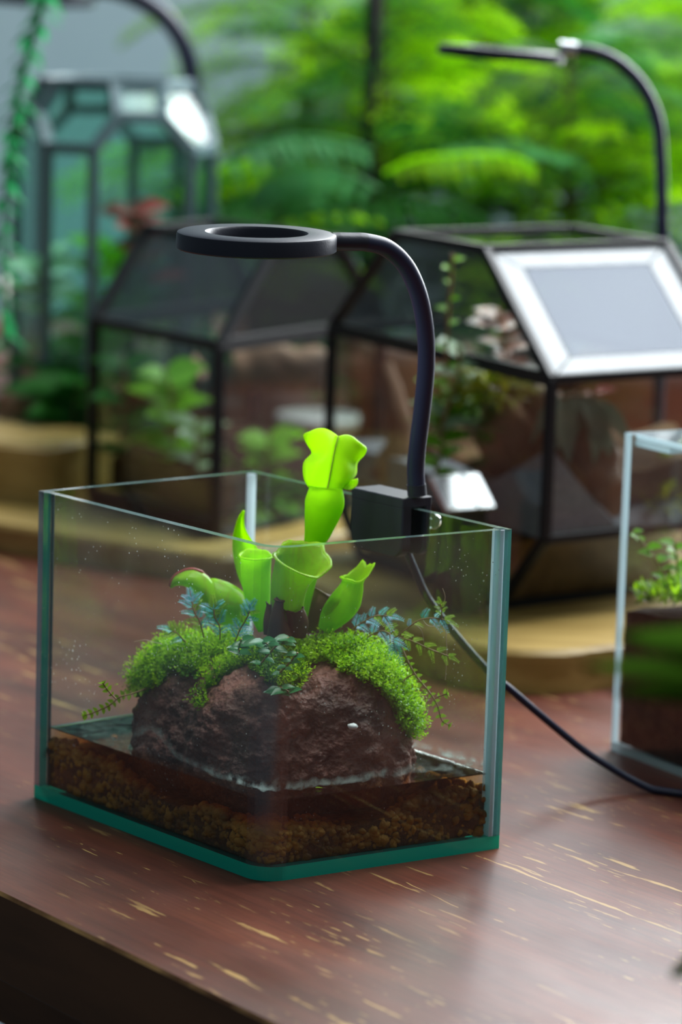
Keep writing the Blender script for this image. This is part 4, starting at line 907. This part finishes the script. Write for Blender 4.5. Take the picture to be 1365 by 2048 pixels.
def tuft(name, c, rx, rz, n, mt, label, cat, ln_=.012, wd=.004, ry=None):
    mb = MB(); c = Vector(c)
    for k in range(n):
        a = random.uniform(0, 2*PI); e = random.uniform(-.2, 1); d = V(math.cos(a)*math.sqrt(max(0, 1-e*e)), math.sin(a)*math.sqrt(max(0, 1-e*e)), e); p = c+V(d.x*rx, d.y*(ry or rx), d.z*rz)*random.uniform(.3, 1)
        mb.leaf(p, d+V(random.uniform(-.5, .5), random.uniform(-.5, .5), random.uniform(-.3, .6)), V(0, 0, 1), ln_*random.uniform(.6, 1.2), wd, .5, 2)
    return tag(mb.build(name, mt, org=c-V(0, 0, rz*.5)), label, cat, kind='stuff')
tuft('moss_tuft', at(978, 786, .458), .028, .012, 320, M['yellow'], 'yellow green moss tuft below the red and white veined plant', 'moss')
tuft('moss_tuft', at(930, 850, .475), .028, .022, 240, M['mossdark'], 'dark green moss bank in the mesh-roofed terrarium', 'moss')
tuft('moss_tuft', at(1300, 1010, .46), .026, .016, 160, M['yellow'], 'yellowish moss behind the clear tank inside the mesh-roofed terrarium', 'moss')

# the second black terrarium, further left and back
A2 = V(-.0842, .650, 0); t2 = V(.53, .848, 0); r2 = V(-.590, .807, 0)
h2, P2 = house('black_terrarium', A2, t2, r2, .205, .158, .022, .030, .1511, .2130, .062, .004, 'black framed terrarium with reflecting glass roof at the left, on the long board', True, False, .0065)
g2 = ground(0, 1105); g3 = ground(480, 1180); sd = (V(g3.x, g3.y, 0)-V(g2.x, g2.y, 0)).normalized(); sn = V(-sd.y, sd.x, 0); so = V(g2.x, g2.y, 0)
q = [so-sd*.35, so+sd*.19, so+sd*.19+sn*.36, so-sd*.35+sn*.36]; slab('wooden_board', round_rect((q[0]+q[2])/2, sd, sn, .27, .18, .02), 0, .020, 'long pale olive board under the left black terrarium')
bed('soil_mound', A2, t2, r2, .012, .193, .012, .146, .034, lambda s, k: .055+.02*math.sin(3*s)*(k), M['soil'], 'dark soil bed in the left black terrarium', 'soil', .012, 9)
M['brown'] = solidm('tan_bark', (.16, .085, .045), (.40, .25, .16), 20, .85, .3)
leafy('leafy_plant', 'broad leaved green plant low in the left black terrarium', [(330, 950, .74), (350, 880, .74), (345, 800, .74), (330, 740, .74)], lf_mid, 14, 1.9, M['stem'])
leafy('leafy_plant', 'pale leaved plant near the corner post of the left black terrarium', [(385, 1000, .71), (392, 940, .71), (395, 880, .71), (392, 845, .71)], lf_w, 10, .9, M['stem'])
leafy('leafy_plant', 'dark leaved plant at the left inside of the left black terrarium', [(240, 930, .78), (245, 850, .78), (250, 760, .78), (245, 720, .78)], lf_d, 14, 1.3, M['stem'])
leafy('leafy_plant', 'green plant right of the corner post in the left black terrarium', [(520, 1000, .74), (530, 930, .74), (540, 870, .74)], lf_mid, 14, 1.5, M['stem'])
tuft('moss_tuft', at(480, 1000, .74), .045, .025, 300, M['mossdark'], 'dark moss bank at the right of the left black terrarium', 'moss', .016, .006)
driftwood([(230, 800, .80), (320, 770, .79), (400, 735, .78)], [.008, .010, .009], 'tan branch across the upper part of the left black terrarium', 7)
driftwood([(470, 740, .80), (560, 735, .80), (650, 745, .80)], [.014, .017, .015], 'pinkish bark across the right of the left black terrarium', 8)

# tall pale faceted terrarium, far left
def faceted():
    c = at(222, 660, .99); cx, cyv = c.x, c.y; z0 = .022; R = .073
    th = thing('faceted_terrarium', (cx, cyv, z0), 'tall pale faceted glass terrarium with grey blue frame at far left', 'terrarium')
    zt_ = at(150, 297, .92).z; zm = at(290, 235, .93).z; ztp = at(165, 170, .94).z; n = 4
    fr = []
    for k in range(n):
        a = math.radians(-112+90*k); fr.append((V(math.cos(a), math.sin(a), 0), V(-math.sin(a), math.cos(a), 0)))
    def pt(k, rr, h, z): d, t = fr[k % n]; return V(cx, cyv, 0)+d*rr+t*h+V(0, 0, z)
    Lo = [(pt(k, R, -.019, z0+.002), pt(k, R, .019, z0+.002)) for k in range(n)]; Up = [(pt(k, R, -.019, zt_), pt(k, R, .019, zt_)) for k in range(n)]
    Md = []
    for k in range(n):
        a, b = Up[k][1], Up[(k+1) % n][0]; p, q = a.lerp(b, .24), a.lerp(b, .70); p.z = q.z = zm; Md.append((p, q))
    Tp = [(pt(k, .050, -.023, ztp), pt(k, .050, .023, ztp)) for k in range(n)]
    E = []
    for k in range(n):
        j = (k+1) % n
        E += [(Lo[k][0], Up[k][0]), (Lo[k][1], Up[k][1]), (Up[k][0], Up[k][1]), (Lo[k][0], Lo[k][1]), (Lo[k][1], Lo[j][0]), (Up[k][1], Md[k][0]), (Md[k][0], Md[k][1]), (Md[k][1], Up[j][0]),
              (Md[k][0], Tp[k][1]), (Md[k][1], Tp[j][0]), (Tp[k][0], Tp[k][1]), (Tp[k][1], Tp[j][0])]
    for a, b in E: mb = MB(); mb.bar(a, b, .0085); mb.build('frame_bar', M['tealmetal'], th)
    def sh(pts): mb = MB(); mb.poly(pts); mb.build('pane', M['faceglass'], th, solid=.0015)
    for k in range(n):
        j = (k+1) % n; i = (k-1) % n
        sh([Lo[k][0], Lo[k][1], Up[k][1], Up[k][0]]); sh([Lo[k][1], Lo[j][0], Up[j][0], Md[k][1], Md[k][0], Up[k][1]])
        sh([Up[k][0], Up[k][1], Md[k][0], Tp[k][1], Tp[k][0], Md[i][1]]); sh([Md[k][0], Md[k][1], Tp[j][0], Tp[k][1]])
    mb = MB(); mb.poly([p for k in range(n) for p in Tp[k]]); mb.build('lid_pane', M['faceglass'], th, solid=.0015)
    mb = MB(); mb.lathe((cx, cyv, z0), [(0, .004), (R*.95, .004), (R*.95, 0), (0, 0)], 8); mb.build('base_plate', M['tealmetal'], th)
    return c
M['faceglass'] = glassm('pale_faceted_glass', (.78, .95, .90), 1.3, .2)
fc = faceted()
leafy('leafy_plant', 'green plant with broad leaves inside the tall pale terrarium', [(180, 780, .97), (190, 680, .97), (200, 580, .97), (210, 480, .97)], lf_mid, 16, 2.6, M['stem'])
leafy('leaf_cluster', 'red topped plant leaning out beside the tall pale terrarium', [(300, 560, .93), (285, 490, .93), (270, 440, .93), (262, 420, .93)], lf_r, 14, 1.9, M['stem'])
leafy('leafy_plant', 'yellow green plant between the pale terrarium and the black one', [(260, 640, .95), (255, 560, .95), (250, 500, .95)], lf_l, 12, 2.2, M['stem'])
leafy('leafy_plant', 'dark green plant low at far left behind the wooden block', [(90, 860, 1.0), (110, 780, 1.0), (120, 700, 1.0)], lf_d, 16, 2.0, M['stem'])
leafy('leafy_plant', 'second dark green plant low between the wooden block and the black terrarium', [(150, 900, .9), (150, 820, .9), (160, 760, .9)], lf_d, 16, 2.0, M['stem'])
leafy('leafy_plant', 'small pale plant in the left of the tall pale terrarium', [(100, 640, .95), (80, 560, .95), (90, 520, .95)], lf_w, 12, 1.7, M['stem'])
leafy('leaf_cluster', 'white leaf cluster added for bright window patches low behind the tall pale terrarium', [(40, 720, 1.12), (55, 660, 1.12), (60, 600, 1.12), (80, 560, 1.12)], leaf_proto('white_window_patch', M['window_patch'], .02, .016, None, bend=.3), 22, 1.5, M['stem'])  # added white leaves in place of blurred window light
# wooden block at far left
b0 = ground(95, 1012, .0203); slab('wooden_block', [(b0.x, b0.y), (b0.x+.05, b0.y+.09), (b0.x-.20, b0.y+.21), (b0.x-.25, b0.y+.12)], .0203, .062, 'thick mustard coloured wooden block at the far left edge', 'block')
driftwood([(10, 890, .93), (25, 850, .93), (20, 810, .93), (0, 790, .93)], [.018, .020, .014, .006], 'brown wooden lump standing on the mustard block', 11)

# ---------------------------------------------------------------- clear moss tank at the right edge
K = ground(1222, 1500); K = V(K.x, K.y, 0); d1 = V(.51, -.86, 0).normalized(); d2 = V(.86, .51, 0).normalized()
M['cedge'] = edgem('pale_clear_glass_edge', (.55, .72, .78), .5, .15, .1); M['cglass'] = glassm('extra_clear_glass', (.97, .985, .985), 1.2)
ct = thing('moss_tank', K+d1*.06+d2*.06, 'clear glass tank with soil and moss cut off by the right edge', 'tank'); HT = .168; W1, W2 = .13, .13
mb = MB(); pl = [K, K+d1*W1, K+d1*W1+d2*W2, K+d2*W2]; mb.prism([(p.x, p.y) for p in pl], 0, .004, 0, 1); mb.build('base_pane', [M['cglass'], M['cedge']], ct)
for i in range(4):
    P_, Q_ = pl[i], pl[(i+1) % 4]; n_ = inward(P_, Q_); d_ = (Q_-P_).normalized(); a_ = P_ if i % 2 == 0 else P_+d_*.0026; b_ = Q_ if i % 2 == 0 else Q_-d_*.0026
    q_ = [a_, b_, b_+n_*.0026, a_+n_*.0026]; mb = MB(); mb.prism([(p.x, p.y) for p in q_], .004, HT, 1, 1); mb.M[2] = 0; mb.M[4] = 0; mb.build('pane', [M['cglass'], M['cedge']], ct)
mb = MB(); q_ = [K+(d1+d2)*.004, K+d1*(W1-.004)+d2*.004, K+d1*(W1-.004)+d2*.034, K+d1*.004+d2*.034]; mb.prism([(p.x, p.y) for p in q_], HT-.003, HT, 0, 1); mb.build('rim_brace', [M['cglass'], M['cedge']], ct)
mb = MB(); q_ = [K+(d1+d2)*.004, K+d1*.034+d2*.004, K+d1*.034+d2*(W2-.004), K+d1*.004+d2*(W2-.004)]; mb.prism([(p.x, p.y) for p in q_], HT-.0065, HT-.0035, 0, 1); mb.build('rim_brace', [M['cglass'], M['cedge']], ct)
bed('soil_mound', K, d1, d2, .0034, W1-.0034, .0034, W2-.0034, .0045, lambda s, k: .074+.006*math.sin(4*s+k*3), M['soil'], 'dark soil in the clear tank at the right edge', 'soil', .006, 13)
def moss_field(name, A, t, r, s0, s1, k0, k1, zf_, n, label, ln_=.009):
    mb = MB()
    for i in range(n):
        a, b = random.uniform(s0, s1), random.uniform(k0, k1); p = V(A.x, A.y, 0)+t*a+r*b; p.z = zf_((a-s0)/(s1-s0), (b-k0)/(k1-k0))+random.uniform(-.002, .006)
        mb.leaf(p, V(random.uniform(-1, 1), random.uniform(-1, 1), random.uniform(.3, 1.4)), V(0, 0, 1), ln_*random.uniform(.5, 1.2), .0022, .4, 2, m=0 if random.random() < .7 else 1)
    c = V(A.x, A.y, 0)+t*(s0+s1)/2+r*(k0+k1)/2; return tag(mb.build(name, [M['moss'], M['mossdark']], org=(c.x, c.y, .06)), label, 'moss', kind='stuff')
moss_field('moss_carpet', K, d1, d2, .005, W1-.005, .005, W2-.005, lambda s, k: .080+.006*math.sin(4*s+k*3), 5200, 'green moss carpet in the clear tank at the right edge')
leafy('leafy_plant', 'thin stemmed green plant rising from the moss in the clear tank', [(1340, 1180, .17), (1320, 1130, .17), (1290, 1090, .17), (1265, 1062, .17)], lf_mid, 9, .45, M['stem'], stemr=.0006)
leafy('leafy_plant', 'second leafy sprig by the right frame edge in the clear tank', [(1360, 1180, .18), (1355, 1130, .18), (1350, 1085, .18)], lf_mid, 10, .55, M['stem'], stemr=.0006)

# ---------------------------------------------------------------- conifers and ferns behind
def bough_mesh(name, mats, twigs=15, needles=8, droop=.25, seed=0):
    rnd = random.Random(seed); mb = MB(); P = [V(t/10, 0, .12*math.sin(t/10*PI)-droop*(t/10)**2) for t in range(11)]; mb.tube(P, [.010*(1-.08*i) for i in range(11)], 5, 1)
    for k in range(twigs):
        t = .12+.85*k/twigs; c = V(t, 0, .12*math.sin(t*PI)-droop*t*t)
        for sg in (-1, 1):
            ln_ = .34*(1-t)**.6*rnd.uniform(.75, 1.1)+.06; d = V(.75, sg, rnd.uniform(-.3, .05)).normalized()
            for i in range(needles):
                s_ = (i+.6)/needles; b = c+d*ln_*s_-V(0, 0, .3)*ln_*s_*s_
                for q in (-1, 1):
                    nd = (d+V(-d.y, d.x, 0)*q*.9+V(0, 0, rnd.uniform(-.5, .5))).normalized(); l = .055*rnd.uniform(.8, 1.2); x = nd.cross(V(0, 0, 1)).normalized()*l*.2
                    mb.poly([b, b+nd*l*.5-x, b+nd*l, b+nd*l*.5+x], 0)
    me = bpy.data.meshes.new(name); me.from_pydata(mb.V, [], mb.F)
    for q in mats: me.materials.append(q)
    me.polygons.foreach_set('material_index', mb.M); return me
BO = {k: [bough_mesh('bough', [M[k], M['bark']], seed=s_, droop=.2+.15*s_) for s_ in range(3)] for k in ('con1', 'con2', 'con3', 'lime')}
def conifer(x, y, h, n, length, kinds, label, seed, z0=0.0, potmat='darkpot', zmin=.25):
    rnd = random.Random(seed); th = thing('conifer', (x, y, z0), label, 'conifer', )
    mb = MB(); mb.lathe((x, y, z0), [(0, .006), (.045, .006), (.045, 0), (.038, 0)][::-1] and [(0, 0), (.038, 0), (.052, .085), (.056, .085), (.056, .095), (.048, .095), (.046, .075), (0, .075)], 28); mb.build('pot', M[potmat], th)
    mb = MB(); mb.tube([(x, y, z0+.07), (x+.006, y, z0+h*.5), (x, y+.004, z0+h)], [.008, .006, .002], 8); mb.build('trunk', M['bark'], th)
    n = int(n*1.3)
    for k in range(n):
        f = k/n; z = z0+.07+(h-.07)*(zmin+(1-zmin)*f); a = k*2.39996+seed; l = length*(1.08-.65*f)*rnd.uniform(.8, 1.2); kd = rnd.choice(kinds); me = rnd.choice(BO[kd])
        o = bpy.data.objects.new('bough', me); C.objects.link(o); o.parent = th
        o.location = (0, 0, z-z0); o.rotation_euler = (rnd.uniform(-.35, .35), rnd.uniform(-.45, .25)-.2*f, a); o.scale = (l, l, l)
    return th
conifer(.02, 1.22, .40, 44, .19, ['con1', 'con1', 'con3', 'con2'], 'bushy conifer left of the dark stake', 1)
conifer(.17, 1.10, .34, 40, .17, ['con2', 'con3', 'con1'], 'dark conifer below the back ring lamp', 2)
conifer(.33, 1.22, .45, 46, .20, ['con1', 'con1', 'con3'], 'tall green conifer at the right behind the back ring lamp', 3)
conifer(.12, 1.50, .52, 50, .24, ['con1', 'con1', 'con2'], 'bright green conifer in the middle behind the dark stake', 4)
conifer(-.05, 1.62, .50, 44, .20, ['con1', 'con1'], 'yellow green conifer beside the grey wall', 5)
conifer(.36, 1.66, .56, 50, .26, ['con1', 'con1', 'con3'], 'large conifer at the back right by the window', 6)
conifer(.17, 1.85, .54, 46, .28, ['con2', 'con2', 'con1'], 'deep green conifer furthest back', 7)
conifer(-.06, 1.06, .24, 30, .14, ['con3', 'con2', 'con1'], 'small silvery conifer behind the left black terrarium', 8)
# the sunlit fern frond reaching right, and its paler neighbour
def fern(name, path, nl, l0, mt, label, hang=.9):
    P = smooth([at(*q) for q in path], 8); th = thing(name, P[0], label, 'frond'); mb = MB(); mb.tube(P, .0016, 6); mb.build('stem', mt, th); me = leaf_proto('leaflet', mt, l0, l0*.30, None, bend=.3)
    for k in range(nl):
        i = min(len(P)-1, int(len(P)*(.12+.86*k/nl))); t = (P[i]-P[i-1]).normalized(); s = math.sin(PI*(.15+.8*k/nl))
        for sg in (-1, 1): put_leaf(me, th, 'leaflet', P[i], V(0, sg*.4-.1, -.8*hang)+t*.45, V(0, -.8, .6), (.55+.6*s)*random.uniform(.85, 1.1))
fern('fern_frond', [(770, 345, 1.0), (830, 318, .98), (900, 310, .97), (980, 308, .96), (1040, 318, .95), (1072, 340, .95)], 12, .020, M['lime'], 'sunlit lime frond with hanging leaflets, right of the dark stake', 1.2)
fern('fern_frond', [(440, 330, 1.02), (520, 285, 1.0), (600, 272, .99), (680, 280, .98), (742, 300, .97)], 12, .026, M['con3'], 'silvery green frond left of the dark stake', 1.0)
fern('fern_frond', [(760, 380, 1.0), (690, 345, 1.0), (610, 340, 1.0), (540, 360, 1.0), (500, 400, 1.0)], 11, .028, M['con3'], 'silvery green frond drooping just above the ring lamp', 1.3)
fern('fern_frond', [(330, 400, 1.05), (380, 360, 1.04), (450, 330, 1.04), (520, 320, 1.04)], 9, .034, M['con1'], 'broad bright frond right of the tall pale terrarium', .6)
fern('fern_frond', [(560, 440, .95), (680, 412, .95), (800, 405, .95), (900, 410, .95), (980, 440, .95)], 12, .026, M['con2'], 'dark frond along the top of the mesh-roofed terrarium', 1.0)
# hanging vine at far left
P = smooth([at(95, -30, .80), at(70, 60, .80), at(45, 150, .80), at(25, 260, .80), at(12, 380, .80), at(5, 520, .80), at(10, 700, .80)], 8); hv = thing('hanging_vine', P[-1], 'blue green vine hanging down the far left edge', 'vine'); mb = MB(); mb.tube(P, .0022, 6); mb.build('stem', M['teal'], hv); vm = leaf_proto('vine_leaf', M['teal'], .022, .009, None)
for k in range(70):
    i = int((len(P)-1)*(k+.5)/70); a = k*2.4; put_leaf(vm, hv, 'leaf', P[i], V(math.cos(a), math.sin(a), -.5), V(0, 0, 1), random.uniform(.6, 1.1))
# stake
s_ = at(737, 300, 1.12); mb = MB(); mb.tube([(s_.x, s_.y, 0), (s_.x, s_.y, .52)], .0052, 12); tag(mb.build('plant_stake', M['metal'], org=(s_.x, s_.y, 0)), 'dark upright stake among the conifers', 'stake')
# pots and a pale planter glimpsed through the glass
def pot(px, Y, r, h, mt, label):
    c = at(px, 700, Y); mb = MB(); mb.lathe((c.x, c.y, 0), [(0, 0), (r*.72, 0), (r, h*.86), (r*1.06, h*.86), (r*1.06, h), (r*.92, h), (r*.88, h*.8), (0, h*.8)], 28); th = thing('plant_pot', (c.x, c.y, 0), label, 'pot'); mb.build('pot_body', M[mt], th); mb = MB(); mb.lathe((c.x, c.y, 0), [(0, h*.86), (r*.9, h*.83)], 20); mb.build('potting_soil', M['soil'], th)
pot(560, 1.0, .045, .10, 'pinkpot', 'dusty pink pot glimpsed between the two black terrariums')
pot(720, 1.02, .045, .11, 'terracotta', 'terracotta pot glimpsed behind the gooseneck')
pot(640, .93, .030, .07, 'white', 'pale grey pot glimpsed behind the tall pitcher')
pot(840, 1.0, .045, .12, 'pinkpot', 'second dusty pink pot behind the mesh-roofed terrarium')
pot(1290, .95, .05, .12, 'pinkpot', 'pink pot behind the right end of the mesh-roofed terrarium')

# ---------------------------------------------------------------- plant in the near right foreground, mostly outside the frame
pc = V(.27, -.50, 0); fp = thing('foreground_plant', pc, 'blurred dark green leaves reaching in at the right from near the camera', 'plant')
mb = MB(); mb.lathe(pc, [(0, 0), (.035, 0), (.045, .07), (.048, .07), (.048, .08), (.042, .08), (.04, .065), (0, .065)], 28); mb.build('pot', M['darkpot'], fp)
def arch(tip, base, Lw, nm='leaf'):
    P = smooth([base, base.lerp(tip, .45)+V(0, 0, .05), tip], 8); mb = MB(); rows = []
    for i, p in enumerate(P):
        s = i/(len(P)-1); t = (P[min(i+1, len(P)-1)]-P[max(i-1, 0)]).normalized(); x = t.cross(V(0, -.4, 1)).normalized(); hw = Lw*.5*math.sin(PI*min(1, .05+.93*s)**1.3)+.0008; rows.append([p-x*hw, p+V(0, 0, -.001), p+x*hw])
    mb.grid(rows, 0, True); mb.build(nm, M['shade'], fp, solid=.0006)
arch(at(1175, 1330, -.62), pc+V(-.01, 0, .07), .016); arch(at(1250, 1275, -.60), pc+V(-.01, .01, .07), .030); arch(at(1235, 1380, -.61), pc+V(-.012, .006, .065), .022); arch(at(1345, 1950, -.55), pc+V(-.02, 0, .06), .02); arch(pc+V(.05, .1, .2), pc+V(0, 0, .07), .02); arch(pc+V(.1, -.05, .18), pc+V(0, 0, .07), .02)
